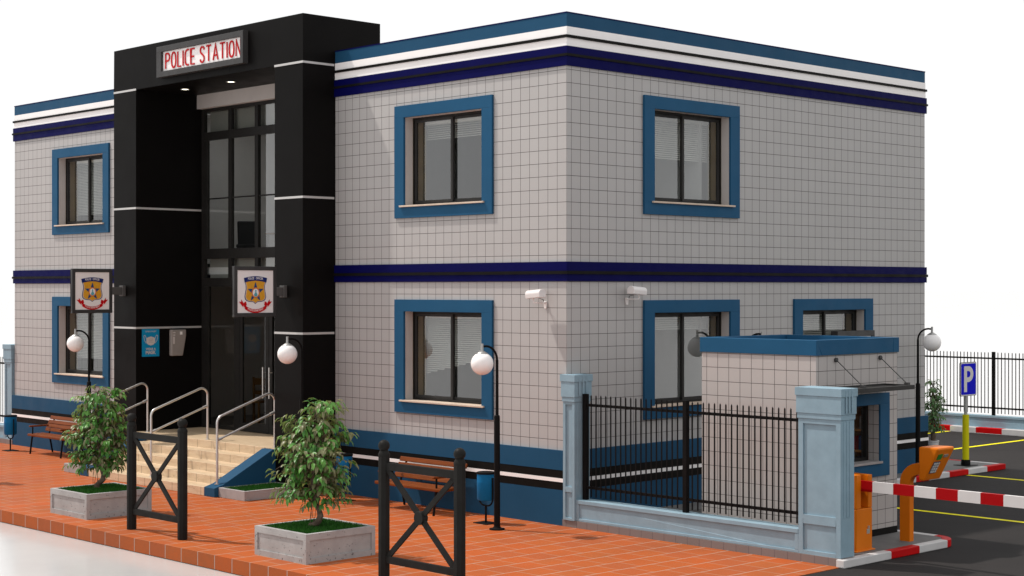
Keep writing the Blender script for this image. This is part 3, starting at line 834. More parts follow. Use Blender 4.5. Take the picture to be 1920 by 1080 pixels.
# ------------------------------------------------------------------ street lamps
def lamp(label, loc, rz):
    t = thing('street_lamp', label, 'street lamp', loc, rz, 'globe street lamps round the station')
    obj('base', MB().lathe([(.115,0),(.115,.018),(.06,.03),(.05,.05)], n=24), M['bar'], t)
    obj('pole', MB().lathe([(.047,.02),(.043,1.66),(.040,1.69),(.024,1.70),(.021,2.52)], n=16), M['bar'], t)
    obj('arm', MB().tube([(0,-.23+.23*math.cos(a),2.51+.215*math.sin(a)) for a in [PI/2*i/10 for i in range(11)]] + [(0,-.302,2.72)], .017, 10), M['bar'], t)
    obj('stem', MB().lathe([(.022,2.625),(.020,2.765)], (0,-.302,0), 14), M['galv'], t)
    obj('cap', MB().lathe([(.035,2.655),(.055,2.640),(.085,2.622),(.090,2.61)], (0,-.302,0), 24), M['galv'], t)
    obj('globe', MB().sphere((0,-.302,2.47), .168, 32, 20), M['globe'], t)
    return t
l0 = lamp('tall white globe lamp in front of the lower right front window', (-.45, -1.015, 0), 0)
dup(l0, (-5.29, -1.015, 0), 0, 'white globe lamp against the right black pillar, its pole hidden by a potted tree')
dup(l0, (-12.47, -1.015, 0), 0, 'white globe lamp at the lower left window, behind the left potted tree')
dup(l0, (.285, 9.16, .094), PI/2, 'white globe lamp at the far end of the side wall near the parking sign')
dup(l0, (.20, 4.12, .094), PI/2, 'globe lamp hidden behind the booth, only its curved arm showing above the roof')

# ------------------------------------------------------------------ benches
def bench(label, loc):
    t = thing('park_bench', label, 'bench', loc, 0, 'slatted benches along the front wall')
    # local: x 0..1.62, front edge y = 0, back y = .5
    W = 1.60
    q = MB()
    for y in (.0, .10, .20, .30): q.box(-.02, W+.02, y, y+.085, .378, .428)
    obj('seat', q, M['wood'], t, .012)
    q = MB()
    for i in range(4):
        z = (.475,.555,.635,.725)[i]; y = (.415,.45,.485,.53)[i]
        q.prism([(-.02,y,z-.006),(-.02,y+.032,z-.016),(-.02,y+.060,z+.058),(-.02,y+.028,z+.068)], (W+.04,0,0))
    obj('backrest', q, M['wood'], t, .008)
    for x in (.13, W-.13):
        q = MB()
        q.tube([(x,.04,.375),(x,-.01,0)], .020, 8); q.tube([(x,.44,.40),(x,.52,0)], .020, 8)
        q.tube([(x,.03,.375),(x,.42,.375),(x,.47,.50),(x,.59,.79)], .018, 8)
        q.tube([(x,.05,.40),(x,.05,.575)], .016, 8)
        obj('leg_frame', q, M['bar'], t)
        obj('armrest', MB().box(x-.025, x+.025, -.03, .42, .578, .612), M['wood'], t, .01)
    return t
b0 = bench('brown slatted bench by the front wall behind the right X barrier', (-3.66, -.74, 0))
dup(b0, (-15.60, -.74, 0), 0, 'brown slatted bench at the far left beside a blue bin')

# ------------------------------------------------------------------ litter bins
def bin_(label, loc):
    t = thing('litter_bin', label, 'litter bin', loc, 0, 'blue litter bins along the front wall')
    q = MB().lathe([(.02,.352),(.12,.355),(.135,.375),(.137,.62),(.139,.632),(.137,.644),(.137,.755)], n=28)
    obj('bucket', q, M['bin'], t)
    obj('rim', MB().lathe([(.140,.752),(.146,.757),(.146,.778),(.13,.785),(.02,.79)], n=28), M['bar'], t)
    q = MB().tube(bend([(-.155,0,.70),(-.155,0,.27),(.155,0,.27),(.155,0,.70)], .12, 7), .013, 8)
    q.tube([(0,0,.27),(0,0,.01)], .016, 8)
    for s_ in (-1, 1): q.tube([(s_*.155,0,.69),(s_*.13,0,.69)], .012, 8)
    obj('stand', q, M['bar'], t)
    obj('base_plate', MB().box(-.15,.15,-.13,.13,0,.012), M['bar'], t, .003)
    return t
n0 = bin_('blue litter bin beside the tall lamp post at the right bench', (-1.045, -.69, 0))
dup(n0, (-4.655, -.60, 0), 0, 'blue litter bin half hidden behind the right potted tree')
dup(n0, (-16.40, -.74, 0), 0, 'blue litter bin at the far left edge next to the fence pier')

# ------------------------------------------------------------------ X barriers
def barrier(label, loc):
    t = thing('pavement_barrier', label, 'barrier', loc, 0, 'black X barriers along the kerb')
    W = 1.385
    for x in (0, W):
        q = MB(); n = 8; s_ = .070
        oc = [(x+s_*math.cos(PI/8+PI/4*i)*1.04, s_*math.sin(PI/8+PI/4*i)*1.04) for i in range(8)]
        q.prism([(a, c, 0) for a, c in oc], (0,0,1.535))
        q.lathe([(.071,1.525),(.073,1.55),(.062,1.575),(.05,1.60)], (x,0,0), 20)
        q.sphere((x,0,1.655), .072, 20, 12)
        obj('post', q, M['iron'], t, .006)
    q = MB(); q.box(.055, W-.055, -.022, .022, 1.36, 1.455); obj('top_rail', q, M['iron'], t, .006)
    q = MB(); q.box(.055, W-.055, -.022, .022, .225, .315); obj('bottom_rail', q, M['iron'], t, .006)
    c = Vector((W/2, 0, .84)); 
    for a, d in (((.05,0,1.40),(W-.05,0,.28)), ((.05,0,.28),(W-.05,0,1.40))):
        a = Vector(a); d = Vector(d); u = (d-a).normalized(); nn = Vector((-u.z,0,u.x))*.037
        yy = -.017 if a.z > 1 else -.012
        obj('cross_bar', MB().prism([a+nn+Vector((0,yy,0)), d+nn+Vector((0,yy,0)), d-nn+Vector((0,yy,0)), a-nn+Vector((0,yy,0))], (0,-2*yy,0)), M['iron'], t, .005)
    q = MB(); q.tube([(W/2,-.045,.84),(W/2,.045,.84)], .082, 20); obj('boss', q, M['iron'], t, .006)
    return t
r0 = barrier('black iron X barrier at the right, in front of a bench', (1.678, -4.91, 0))
dup(r0, (-4.23, -4.91, 0), 0, 'black iron X barrier at the left, in front of the entrance steps')

# ------------------------------------------------------------------ planters, grass and trees
def grass_patch(x0, x1, y0, y1, z, n, hmin, hmax, label, seed):
    rnd = random.Random(seed); q = MB()
    q.face([(x0,y0,z),(x1,y0,z),(x1,y1,z),(x0,y1,z)], 1)
    for _ in range(n):
        x, y = rnd.uniform(x0+.005, x1-.005), rnd.uniform(y0+.005, y1-.005)
        h = rnd.uniform(hmin, hmax); a = rnd.uniform(0, 2*PI); w_ = .006
        dx, dy = math.cos(a)*w_, math.sin(a)*w_; lx, ly = rnd.uniform(-.02,.02), rnd.uniform(-.02,.02)
        lx = max(x0-x, min(x1-x, lx)); ly = max(y0-y, min(y1-y, ly))
        q.face([(x-dx,y-dy,z-.002),(x+dx,y+dy,z-.002),(x+lx,y+ly,z+h)], 0)
    me_o = obj('grass', q, [M['grass'], M['soil']])
    return tag(me_o, label, 'grass', kind='stuff')

def planter(label, loc):
    t = thing('planter', label, 'planter', loc, 0, 'square concrete planters along the kerb')
    S, H, w_, d_ = 1.15, .39, .062, .018
    h = S/2
    q = MB()
    # rim ring
    q.box(-h, h, -h, -h+w_, H-.085, H); q.box(-h, h, h-w_, h, H-.085, H)
    q.box(-h, -h+w_, -h+w_, h-w_, H-.085, H); q.box(h-w_, h, -h+w_, h-w_, H-.085, H)
    # foot ring and corner posts
    q.box(-h, h, -h, -h+w_, 0, .075); q.box(-h, h, h-w_, h, 0, .075); q.box(-h, -h+w_, -h+w_, h-w_, 0, .075); q.box(h-w_, h, -h+w_, h-w_, 0, .075)
    for sx_ in (-1, 1):
        for sy_ in (-1, 1):
            x_, y_ = sx_*(h-w_/2), sy_*(h-w_/2)
            q.box(x_-w_/2, x_+w_/2, y_-w_/2, y_+w_/2, .075, H-.085)
    obj('frame', q, M['planter'], t)
    q = MB(); k = h-w_; e = h-d_
    q.box(-k, k, -e, -e+.03, .075, H-.085); q.box(-k, k, e-.03, e, .075, H-.085); q.box(-e, -e+.03, -k, k, .075, H-.085); q.box(e-.03, e, -k, k, .075, H-.085)
    obj('side_panel', q, M['planter'], t)
    return t
PC = [(-.49, -4.335), (-6.14, -4.335), (-11.80, -4.335)]
p0 = planter('pitted concrete planter at the right, holding a leafy tree in grass', (PC[0][0], PC[0][1], 0))
dup(p0, (PC[1][0], PC[1][1], 0), 0, 'pitted concrete planter at the left, behind the left X barrier')
for i, (x, y) in enumerate(PC[:2]):
    grass_patch(x-.505, x+.505, y-.505, y+.505, .362, 9000, .02, .055, ['short green grass in the right concrete planter', 'short green grass in the left concrete planter'][i], 11+i)

def leaf_quads(q, base, d, nrm, L, Wd, mi=0, droop=.25):
    """a folded, drooping leaf blade of 6 faces"""
    d = d.normalized(); s_ = d.cross(nrm).normalized(); n_ = s_.cross(d).normalized()
    P0 = base; P1 = base+d*L*.40+n_*L*.05; P2 = base+d*L*.75-n_*L*droop*.35; P3 = base+d*L-n_*L*droop
    w1, w2 = Wd*.5, Wd*.40; f = Wd*.16
    vs = [P0, P1+s_*w1+n_*f, P1, P1-s_*w1+n_*f, P2+s_*w2+n_*f, P2, P2-s_*w2+n_*f, P3]
    q.add(vs, [(0,2,1),(0,3,2),(2,5,4,1),(2,3,6,5),(5,7,4),(5,6,7)], mi, True)

def make_tree(name, label, cat, loc, seed, n_spray, rx, rz, zc, trunk, group, leafL=.10, lean=(0,0)):
    rnd = random.Random(seed)
    t = thing(name, label, cat, loc, 0, group)
    top = Vector(trunk[-1])
    q = MB(); q.tube(trunk, [.052-.030*i/(len(trunk)-1)+.004*math.sin(i*2.1) for i in range(len(trunk))], 10)
    # surface roots
    for a in (0.4, 2.2, 4.0): q.tube([(trunk[0][0], trunk[0][1], .03), (trunk[0][0]+.09*math.cos(a), trunk[0][1]+.09*math.sin(a), -.01)], [.03, .012], 7)
    obj('trunk', q, M['bark'], t)
    br = MB(); lv = MB()
    def grow(a, c, rad, sub):
        mid = (a+c)/2+Vector((rnd.uniform(-.05,.05), rnd.uniform(-.05,.05), rnd.uniform(.0,.08)))
        br.tube([a, mid, c], [rad, rad*.7, rad*.35], 5, caps=False)
        return mid
    tot = sum(c[3]**2 for c in zc)
    for (bx_, by_, bz_, br_) in zc:
        cen = Vector((bx_, by_, bz_)); n_here = max(3, round(n_spray*br_**2/tot))
        st_ = min((Vector(p) for p in trunk[4:]), key=lambda p: (p-cen-Vector((0,0,-.25))).length)
        hub = grow(st_, cen, .012, True)
        for i in range(n_here):
            ph = rnd.uniform(0, 2*PI); u = rnd.uniform(-.9, 1); r_ = rnd.uniform(.3, 1.0)**.5*br_
            ht = math.sqrt(1-u*u)
            end = cen+Vector((r_*ht*math.cos(ph)*rx, r_*ht*math.sin(ph)*rx, r_*u*rz))
            if end.z < .28: end.z = .28+rnd.uniform(0,.08)
            br.tube([cen.lerp(hub, rnd.random()*.5), cen.lerp(end, .55)+Vector((0,0,.04)), end], [.005,.004,.002], 4, caps=False)
            out = (end-cen); out.z *= .3; out += Vector((end.x, end.y, 0))*.8; out = out.normalized() if out.length > .02 else Vector((1,0,0))
            m = rnd.randint(5, 9); spr = rnd.uniform(.06, .16)
            tw_ = (out+Vector((rnd.uniform(-.4,.4), rnd.uniform(-.4,.4), rnd.uniform(-.7,.2)))).normalized()
            side = tw_.cross(Vector((0,0,1))); side = side.normalized() if side.length > .05 else Vector((0,1,0))
            for j in range(m):
                f = j/(m-1)-.45
                base = end+tw_*spr*f*1.4+Vector((rnd.gauss(0,.012), rnd.gauss(0,.012), rnd.gauss(0,.012)))
                sg_ = 1 if j % 2 else -1
                dirn = (tw_*.8+side*sg_*rnd.uniform(.4,1.0)+Vector((0,0,rnd.uniform(-.9,.05)))).normalized()
                if j == m-1: dirn = (tw_+Vector((0,0,-.4))).normalized()
                nrm = (Vector((rnd.uniform(-.4,.4), rnd.uniform(-.4,.4), 1))+out*.4).normalized()
                if abs(nrm.dot(dirn)) > .95: nrm = Vector((1,0,0))
                L = leafL*rnd.uniform(.7, 1.3)
                leaf_quads(lv, base, dirn, nrm, L, L*rnd.uniform(.38,.48), 0, rnd.uniform(.1,.45))
    # a few hanging aerial roots
    for i in range(4):
        x_ = rnd.uniform(-.15,.1); br.tube([(x_,rnd.uniform(-.1,.1),.45),(x_+rnd.uniform(-.03,.03),rnd.uniform(-.05,.05),.2),(x_-.03,0,.0)], .004, 4, caps=False)
    obj('branch', br, M['bark'], t)
    obj('crown', lv, M['leaf'] if cat == 'tree' else M['vine'], t)
    return t
TR = [(-.09,.0,-.02),(-.05,0,.03),(.03,.0,.06),(.09,.01,.11),(.12,.02,.18),(.09,.02,.26),(.03,0,.33),(.0,-.02,.45),(.0,-.02,.65),(.02,0,.9),(.04,.01,1.15)]
def clusters(rows):
    # (along, across, height, radius) about the trunk
    return [(.74*(u*.69-v*.72), .74*(u*.72+v*.69), z-.03, r*.93) for u, v, z, r in rows]
CR = clusters([(.26,.0,1.60,.22),(.05,.08,1.50,.22),(-.26,.0,1.40,.24),(.42,-.05,1.36,.17),(-.05,.2,1.25,.28),(.22,-.08,1.16,.28),(-.34,.05,1.12,.26),(.0,-.2,1.0,.30),(-.44,.0,.86,.20),(.38,.08,.90,.23),(-.15,.12,.74,.28),(.2,-.1,.66,.28),(-.36,-.06,.56,.20),(.05,-.15,.50,.24),(.40,.0,.56,.17)])
make_tree('potted_tree', 'lush green tree with curved trunk in the right planter', 'tree', (-.52,-4.33,.345), 5, 310, 1.08, 1.0, CR, TR, 'trees in the concrete planters', leafL=.102)
TR2 = [(-.02,.0,-.02),(-.03,0,.04),(-.02,.0,.09),(.05,.01,.13),(.12,.02,.18),(.13,.02,.27),(.11,0,.36),(.12,-.02,.5),(.05,-.02,.7),(.02,0,.9),(.0,.01,1.15)]
CR2 = clusters([(-.02,.0,1.60,.18),(-.26,.0,1.46,.20),(.20,.05,1.48,.22),(.36,-.05,1.30,.18),(-.36,.05,1.22,.18),(.05,.18,1.22,.27),(-.12,-.15,1.05,.28),(.34,.05,1.02,.24),(-.40,.0,.92,.19),(.10,-.18,.86,.28),(-.24,.1,.74,.24),(.36,.0,.72,.24),(.12,.1,.60,.26),(-.16,-.08,.52,.22),(-.40,.02,.56,.15),(.40,-.05,.46,.17)])
make_tree('potted_tree', 'leafy green tree with crooked trunk in the left planter, before the steps', 'tree', (-6.29,-4.30,.345), 9, 305, 1.06, 1.0, CR2, TR2, 'trees in the concrete planters', leafL=.102)
make_tree('potted_tree', 'leafy green tree just outside the left edge, throwing its shadow on the paving', 'tree', (PC[2][0],PC[2][1],.345), 21, 110, 1.0, 1.0, CR, TR, 'trees in the concrete planters', leafL=.115)
dup(p0, (PC[2][0], PC[2][1], 0), 0, 'pitted concrete planter just outside the left edge of the photo')

# low grass beds either side of the steps
def bed(label, x0, x1, y0, y1, gl, seed):
    t = thing('planting_bed', label, 'planting bed', ((x0+x1)/2, (y0+y1)/2, 0), 0, 'low grass beds beside the steps')
    hx, hy = (x1-x0)/2, (y1-y0)/2; w_ = .055; H = .165
    q = MB(); q.box(-hx, hx, -hy, -hy+w_, 0, H); q.box(-hx, hx, hy-w_, hy, 0, H); q.box(-hx, -hx+w_, -hy+w_, hy-w_, 0, H); q.box(hx-w_, hx, -hy+w_, hy-w_, 0, H)
    obj('kerb_frame', q, M['bed'], t, .006)
    grass_patch(x0+w_, x1-w_, y0+w_, y1-w_, .135, 6500, .02, .055, gl, seed)
bed('low concrete bed of grass right of the steps', -6.476, -5.70, -1.90, -.712, 'short green grass in the low bed right of the steps', 31)
bed('low concrete bed of grass left of the steps', -11.86, -11.084, -1.90, -.712, 'short green grass in the low bed left of the steps', 32)

# climbing plant in a pot behind the far corner
pt = thing('plant_pot', 'slim white pot behind the far corner of the building', 'pot', (-.29, 10.6, .094))
obj('pot', MB().lathe([(.09,0),(.10,.02),(.115,.46),(.125,.47),(.125,.49),(.105,.49),(.10,.45)], n=24), M['kwhite'], pt)
obj('soil', MB().lathe([(1e-6,.452),(.101,.452)], n=24), M['soil'], pt)
make_tree('potted_plant', 'tall narrow leafy plant in a white pot beyond the corner', 'plant', (-.29,10.6,.52), 14, 130, 1.0, 1.3, [(0,0,.12+.125*i,.13+.07*math.sin(PI*min(1,i/7))) for i in range(9)],
          [(0,0,.03-.05),(.01,0,.15),(-.01,0,.35),(.01,.01,.6),(0,0,.85),(0,0,1.0)], None, leafL=.075)

# ------------------------------------------------------------------ fences
def panel_box(q, x0, x1, y, z0, z1, w_, dep, out=-1):
    """a framed field with a sunk panel on a face at plane y (front face looks -y)"""
    q.box(x0, x0+w_, y-dep, y+.001, z0, z1); q.box(x1-w_, x1, y-dep, y+.001, z0, z1)
    q.box(x0+w_, x1-w_, y-dep, y+.001, z0, z0+w_*.7); q.box(x0+w_, x1-w_, y-dep, y+.001, z1-w_*.9, z1)

def pier(parent, x0, x1, y0, y1):
    """light blue pier, base at z=0; root origin is the world origin of the fence"""
    q = MB(); d = .022
    q.box(x0+d, x1-d, y0+d, y1-d, .105, 2.26)
    w_ = .075 if x1-x0 > .4 else .05
    panel_box(q, x0, x1, y0+d, .57, 1.88, w_, d); panel_box(q, x0, x1, y0+d, .105, .57, w_, d)
    for a in ((x0, x0+d, y0+d, y1), (x1-d, x1, y0+d, y1), (x0+d, x1-d, y1-d, y1)):
        q.box(*a, .105, 1.88)
    q.box(x0-.012, x1+.012, y0-.012, y1+.012, 1.88, 1.95)
    q.box(x0-.022, x1+.022, y0-.022, y1+.022, 1.95, 2.18)
    q.box(x0-.034, x1+.034, y0-.034, y1+.034, 2.18, 2.285)
    # grooves on the right hand side read as slim ribs
    for i in range(3):
        y_ = y0+.06+(y1-y0-.10)*i/3
        q.box(x1, x1+.006, y_, y_+.030, .62, 1.86); q.box(x1+.034, x1+.039, y_, y_+.03, 1.97, 2.27)
    return obj('pier', q, M['ltblue'], parent, .006)

def fence(name, label, loc, length, piers, posts, bars=True, strip=True):
    t = thing(name, label, 'fence', loc)
    for a in piers: pier(t, *a)
    xa, xb = 0.0, length
    segs = sorted([(a[0], a[1]) for a in piers]); cur = xa; runs = []
    for a, c in segs:
        if a > cur+.05: runs.append((cur, a))
        cur = max(cur, c)
    if cur < xb-.05: runs.append((cur, xb))
    for a, c in runs:
        q = MB(); q.box(a+.001, c-.001, .02, .24, .105, .36)
        q.box(a+.001, c-.001, -.005, .255, .36, .42)
        q.box(a+.001, c-.001, .0, .02, .105, .145); q.box(a+.001, a+.06, .0, .02, .145, .36); q.box(c-.06, c-.001, .0, .02, .145, .36)
        obj('low_wall', q, M['ltblue'], t, .006)
        ps = [p for p in posts if a < p < c]
        for p in ps: obj('post', MB().box(p-.036, p+.036, .095, .165, .42, 2.0), M['bar'], t, .004)
        edges = [a]+ps+[c]
        for i in range(len(edges)-1):
            u, v = edges[i], edges[i+1]
            if v-u < .2: continue
            q = MB(); u2 = u+(.036 if u in ps else 0); v2 = v-(.036 if v in ps else 0)
            for z in (.605, 1.835): q.box(u2, v2, .112, .148, z-.02, z+.02)
            n = max(2, round((v2-u2)/.0975)); s_ = (v2-u2)/n
            for k in range(1, n):
                x_ = u2+s_*k; r = .0108
                q.box(x_-r, x_+r, .103, .111, .47, 1.97)
                q.add([(x_-r,.103,1.97),(x_+r,.103,1.97),(x_+r,.111,1.97),(x_-r,.111,1.97),(x_,.107,1.995)], [(0,1,4),(1,2,4),(2,3,4),(3,0,4)])
            obj('bar_panel', q, M['bar'], t)
    if strip: obj('base_strip', MB().box(-.03, length+.03, -.012, .262, -.01, .105), M['base_tile'], t, .003)
    return t
fence('boundary_fence', 'light blue pier fence with black bars joining the building corner to the barrier gate', (0,-.05,0), 4.965,
      [(.0,.24,-.03,.30), (4.30,4.965,0,.30)], [.32, 2.27])
fence('boundary_fence', 'light blue pier fence with black bars at the far left of the building', (-24.2,-.05,0), 6.50,
      [(6.13,6.48,0,.30)], [2.0, 4.0])
fence('back_fence', 'long light blue wall with black bars behind the car park', (-9.0,18.87,0), 15,
      [(14.3,14.95,0,.30)], [-3.777+9+2.0*i for i in range(-2, 5)])

# ------------------------------------------------------------------ guard booth
bt = thing('guard_booth', 'small tiled guard booth with blue flat roof behind the gate pier', 'booth', (4.138, .566, .094))
BX, BY, BZ = 4.138, .566, .094
def lb(q, x0, x1, y0, y1, z0, z1, mi=0): q.box(x0-BX, x1-BX, y0-BY, y1-BY, z0-BZ, z1-BZ, mi)
bx0, by1 = 2.157, 2.518
wz0, wz1, wy0, wy1 = 1.139, 1.944, .97, 2.054
q = MB(); F = lambda x, y, z: (x-BX, y-BY, z-BZ)
holed(q, by1, .566, .19, 2.70, [], lambda u, z: F(bx0, u, z)) if False else None
q.face([F(bx0,.566,.19),F(BX,.566,.19),F(BX,.566,2.70),F(bx0,.566,2.70)])
holed(q, bx0, BX, .19, 2.70, [], lambda u, z: F(u, by1, z))
holed(q, .566, by1, .19, 2.70, [(.60,2.2,.4,2.62)], lambda u, z: F(bx0, u, z))  # unseen opening in the west wall, added to let light into the booth
holed(q, .566, by1, .19, 2.70, [(wy0, wy1, wz0, wz1)], lambda u, z: F(BX, u, z))
for a, c in (((wy0,wz0),(wy0,wz1)), ((wy0,wz1),(wy1,wz1)), ((wy1,wz1),(wy1,wz0)), ((wy1,wz0),(wy0,wz0))):
    q.face([F(BX,a[0],a[1]),F(BX,c[0],c[1]),F(BX-.17,c[0],c[1]),F(BX-.17,a[0],a[1])])
obj('wall', q, M['boothtile'], bt)
q = MB(); e = .022
for a in ((bx0-e, BX+e, .566-e, .566+.12), (bx0-e, BX+e, by1-.12, by1+e), (bx0-e, bx0+.12, .566+.12, by1-.12), (BX-.12, BX+e, .566+.12, by1-.12)): lb(q, *a, 2.668, 2.878)
lb(q, bx0+.02, BX-.02, .60, by1-.02, 2.66, 2.72)
obj('roof', q, M['bluetrim'], bt, .006)
q = MB(); lb(q, bx0-.004, BX+.004, .566-.004, by1+.004, .094, .19)
obj('base_strip', q, M['black'], bt)
q = MB(); fo = .03
lb(q, BX, BX+fo, wy0-.234, wy1+.234, wz1, wz1+.16); lb(q, BX, BX+fo, wy0-.234, wy1+.234, wz0-.206, wz0-.002)
lb(q, BX, BX+fo, wy0-.234, wy0, wz0-.002, wz1); lb(q, BX, BX+fo, wy1, wy1+.234, wz0-.002, wz1)
bw = obj('window', q, M['bluetrim'], bt, .004)
q = MB(); lb(q, BX+.031, BX+.055, wy0-.03, wy1+.03, wz0-.025, wz0+.006); lb(q, BX-.165, BX+.031, wy0+.001, wy1-.001, wz0-.018, wz0+.006)
obj('sill', q, M['bed'], bw, .003)
q = MB(); d0, d1 = BX-.26, BX-.172; t_ = .05
lb(q, d0, d1, wy0, wy0+t_, wz0, wz1); lb(q, d0, d1, wy1-t_, wy1, wz0, wz1); lb(q, d0, d1, wy0+t_, wy1-t_, wz0, wz0+t_); lb(q, d0, d1, wy0+t_, wy1-t_, wz1-t_, wz1)
ym = 1.51; lb(q, d0+.02, d1-.02, ym-.025, ym+.025, wz0+t_, wz1-t_)
obj('window_frame', q, M['bronze'], bw, .003)
obj('pane', MB().face([F(BX-.2,wy0+t_,wz0+t_),F(BX-.2,wy1-t_,wz0+t_),F(BX-.2,wy1-t_,wz1-t_),F(BX-.2,wy0+t_,wz1-t_)]), M['clearglass'], bw)
# awning with tie rods
q = MB()
lb(q, BX+.002, BX+.50, .86, 2.12, 2.20, 2.215)
lb(q, BX+.44, BX+.505, .80, 2.18, 2.175, 2.235); lb(q, BX+.002, BX+.05, .80, 2.18, 2.175, 2.235)
lb(q, BX+.05, BX+.44, .80, .86, 2.175, 2.235); lb(q, BX+.05, BX+.44, 2.12, 2.18, 2.175, 2.235)
aw = obj('awning', q, M['sash'], bt, .004)
for y in (1.008, 2.074):
    q = MB(); q.tube([F(BX+.004,y,2.60), F(BX+.03,y,2.60)], .032, 14); q.tube([F(BX+.02,y,2.60), F(BX+.46,y,2.245)], .0065, 8)
    lb(q, BX+.42, BX+.48, y-.03, y+.03, 2.236, 2.27)
    obj('tie_rod', q, M['signframe'], bt)
# shelf unit inside the booth
sh = thing('bookshelf', 'wooden shelf of files seen through the booth window', 'shelf', (3.30, 2.33, .11))
q = MB()
for z in (.02, .42, .80, 1.12, 1.42, 1.75, 2.05): q.box(-.72,.72,-.14,.14,z,z+.03)
for x in (-.72, -.24, .24, .69): q.box(x,x+.03,-.14,.14,.0,2.08)
q.box(-.72,.72,.14,.16,0,2.08)
obj('case', q, M['chipwood'], sh)
rnd = random.Random(3); q = MB()
for z in (.45, .83, 1.15, 1.45, 1.78):
    x = -.67
    while x < .62:
        w_ = rnd.uniform(.03,.06); h = rnd.uniform(.17,.25)
        if rnd.random() < .75: q.box(x,x+w_*.92,-.12,.10,z,z+h, rnd.randint(0,4))
        x += w_
tag(obj('file_row', q, [M['red'], M['disp'], M['bstar'], M['bed'], M['orange']], loc=(3.30,2.33,.11)), 'row of coloured files standing on the booth shelf', 'files', kind='stuff')

# ------------------------------------------------------------------ barrier gate, ticket machine, parking sign
gt = thing('barrier_gate', 'orange gate cabinet with long red and white striped arm across the entry', 'barrier', (4.60, .75, .094))
GX, GY, GZ = 4.60, .75, .094
def gb(q, x0, x1, y0, y1, z0, z1, mi=0): q.box(x0-GX, x1-GX, y0-GY, y1-GY, z0-GZ, z1-GZ, mi)
q = MB(); gb(q, 4.42, 4.785, .56, .93, .105, .66); gb(q, 4.42, 4.785, .56, .672, .661, 1.115); gb(q, 4.42, 4.785, .835, .93, .661, 1.10); gb(q, 4.42, 4.52, .672, .835, .661, 1.11)
gb(q, 4.39, 4.81, .52, .97, .094, .115)
obj('cabinet', q, M['orange'], gt, .012)
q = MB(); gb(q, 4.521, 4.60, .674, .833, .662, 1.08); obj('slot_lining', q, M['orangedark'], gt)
q = MB(); q.tube([(4.785-GX,.835-GY,.41-GZ),(4.80-GX,.835-GY,.41-GZ)], .018, 12); gb(q, 4.784, 4.788, .80, .87, .32, .385)
obj('lock', q, M['chrome'], gt)
q = MB(); X = 4.61; k = 0; first = True
bounds = [4.61, 4.926]+[4.926+.3165*i for i in range(1, 16)]
for i in range(len(bounds)-1): gb(q, bounds[i], bounds[i+1], .722, .778, .888, 1.028, i % 2)
obj('arm', q, [M['ared'], M['awhite']], gt)

tm = thing('ticket_machine', 'orange ticket machine with hooked post, keypad and green screen on the kerb island', 'ticket machine', (4.68, 1.92, .094))
q = MB(); hw = .062
# hooked post swept in the XZ plane
path = [(0,0), (0,.80)] + [(.235-.235*math.cos(a), .80+.215*math.sin(a)) for a in [PI/2*i/8 for i in range(1, 9)]] + [(.30,1.015)]
tw = .078
L_, R_ = [], []
for i, (x, z) in enumerate(path):
    a = path[max(i-1,0)]; c = path[min(i+1,len(path)-1)]; d = Vector((c[0]-a[0], c[1]-a[1])).normalized()
    L_.append((x-d.y*tw, z+d.x*tw)); R_.append((x+d.y*tw, z-d.x*tw))
for i in range(len(path)-1):
    p = [L_[i], L_[i+1], R_[i+1], R_[i]]
    q.prism([(x, -.05, z) for x, z in p], (0,.10,0))
obj('post', q, M['orange'], tm)
q = MB(); hx, hz0, hz1 = .27, .865, 1.325
y0_, y1_ = -.13, .29
# hooded head: deep at the top, shallow at the foot, face leaning inwards
q.prism([(hx,y0_,hz0),(hx+.075,y0_,hz0),(hx+.30,y0_,hz1-.03),(hx+.30,y0_,hz1),(hx,y0_,hz1)], (0,y1_-y0_,0))
hd = obj('head', q, M['orange'], tm, .02)
def facep(y, s_, h=.0):
    """point on the leaning face: s_ 0..1 upwards"""
    a = Vector((hx+.075, y, hz0)); c = Vector((hx+.30, y, hz1-.03)); n_ = Vector((c.z-a.z, 0, -(c.x-a.x))).normalized()
    return a+(c-a)*s_+n_*h
def facebox(mb, ya, yb, s0, s1, h=.006):
    a = [facep(ya,s0), facep(yb,s0), facep(yb,s1), facep(ya,s1)]; n_ = (facep(0,.5,1)-facep(0,.5)).normalized()
    mb.prism([p-n_*.002 for p in a], n_*(h+.002))
q = MB(); facebox(q, -.06, .05, .68, .86); obj('screen', q, M['green'], hd)
q = MB(); facebox(q, .085, .18, .76, .84, .014); obj('ticket_slot', q, M['galv'], hd)
q = MB(); facebox(q, -.09, .07, .24, .62); kp = obj('keypad', q, M['keypad'], hd)
q = MB()
for r in range(4):
    for c_ in range(3): facebox(q, -.078+.05*c_, -.078+.05*c_+.036, .27+.087*r, .27+.087*r+.06, .012)
obj('key', q, M['key'], kp)

ps = thing('parking_sign', 'blue parking sign with white P on a pole with yellow sleeve', 'sign', (.17, 11.05, .094))
obj('base', MB().box(-.17,.17,-.17,.17,0,.012).lathe([(.09,.012),(.09,.10),(.085,.115),(.065,.115)], n=24), M['bar'], ps)
obj('sleeve', MB().lathe([(.064,.10),(.064,1.00)], n=24), M['pyellow'], ps)
obj('pole', MB().lathe([(.034,1.0),(.034,2.02)], n=16), M['galv'], ps)
def rrect(w_, h_, r, n=5):
    p = []
    for cx_, cy_, a0 in ((w_/2-r,h_/2-r,0),(-w_/2+r,h_/2-r,PI/2),(-w_/2+r,-h_/2+r,PI),(w_/2-r,-h_/2+r,1.5*PI)):
        p += [(cx_+r*math.cos(a0+PI/2*i/n), cy_+r*math.sin(a0+PI/2*i/n)) for i in range(n+1)]
    return p
pl = Plane((.045, 0, 1.70), (0,1,0), (0,0,1))
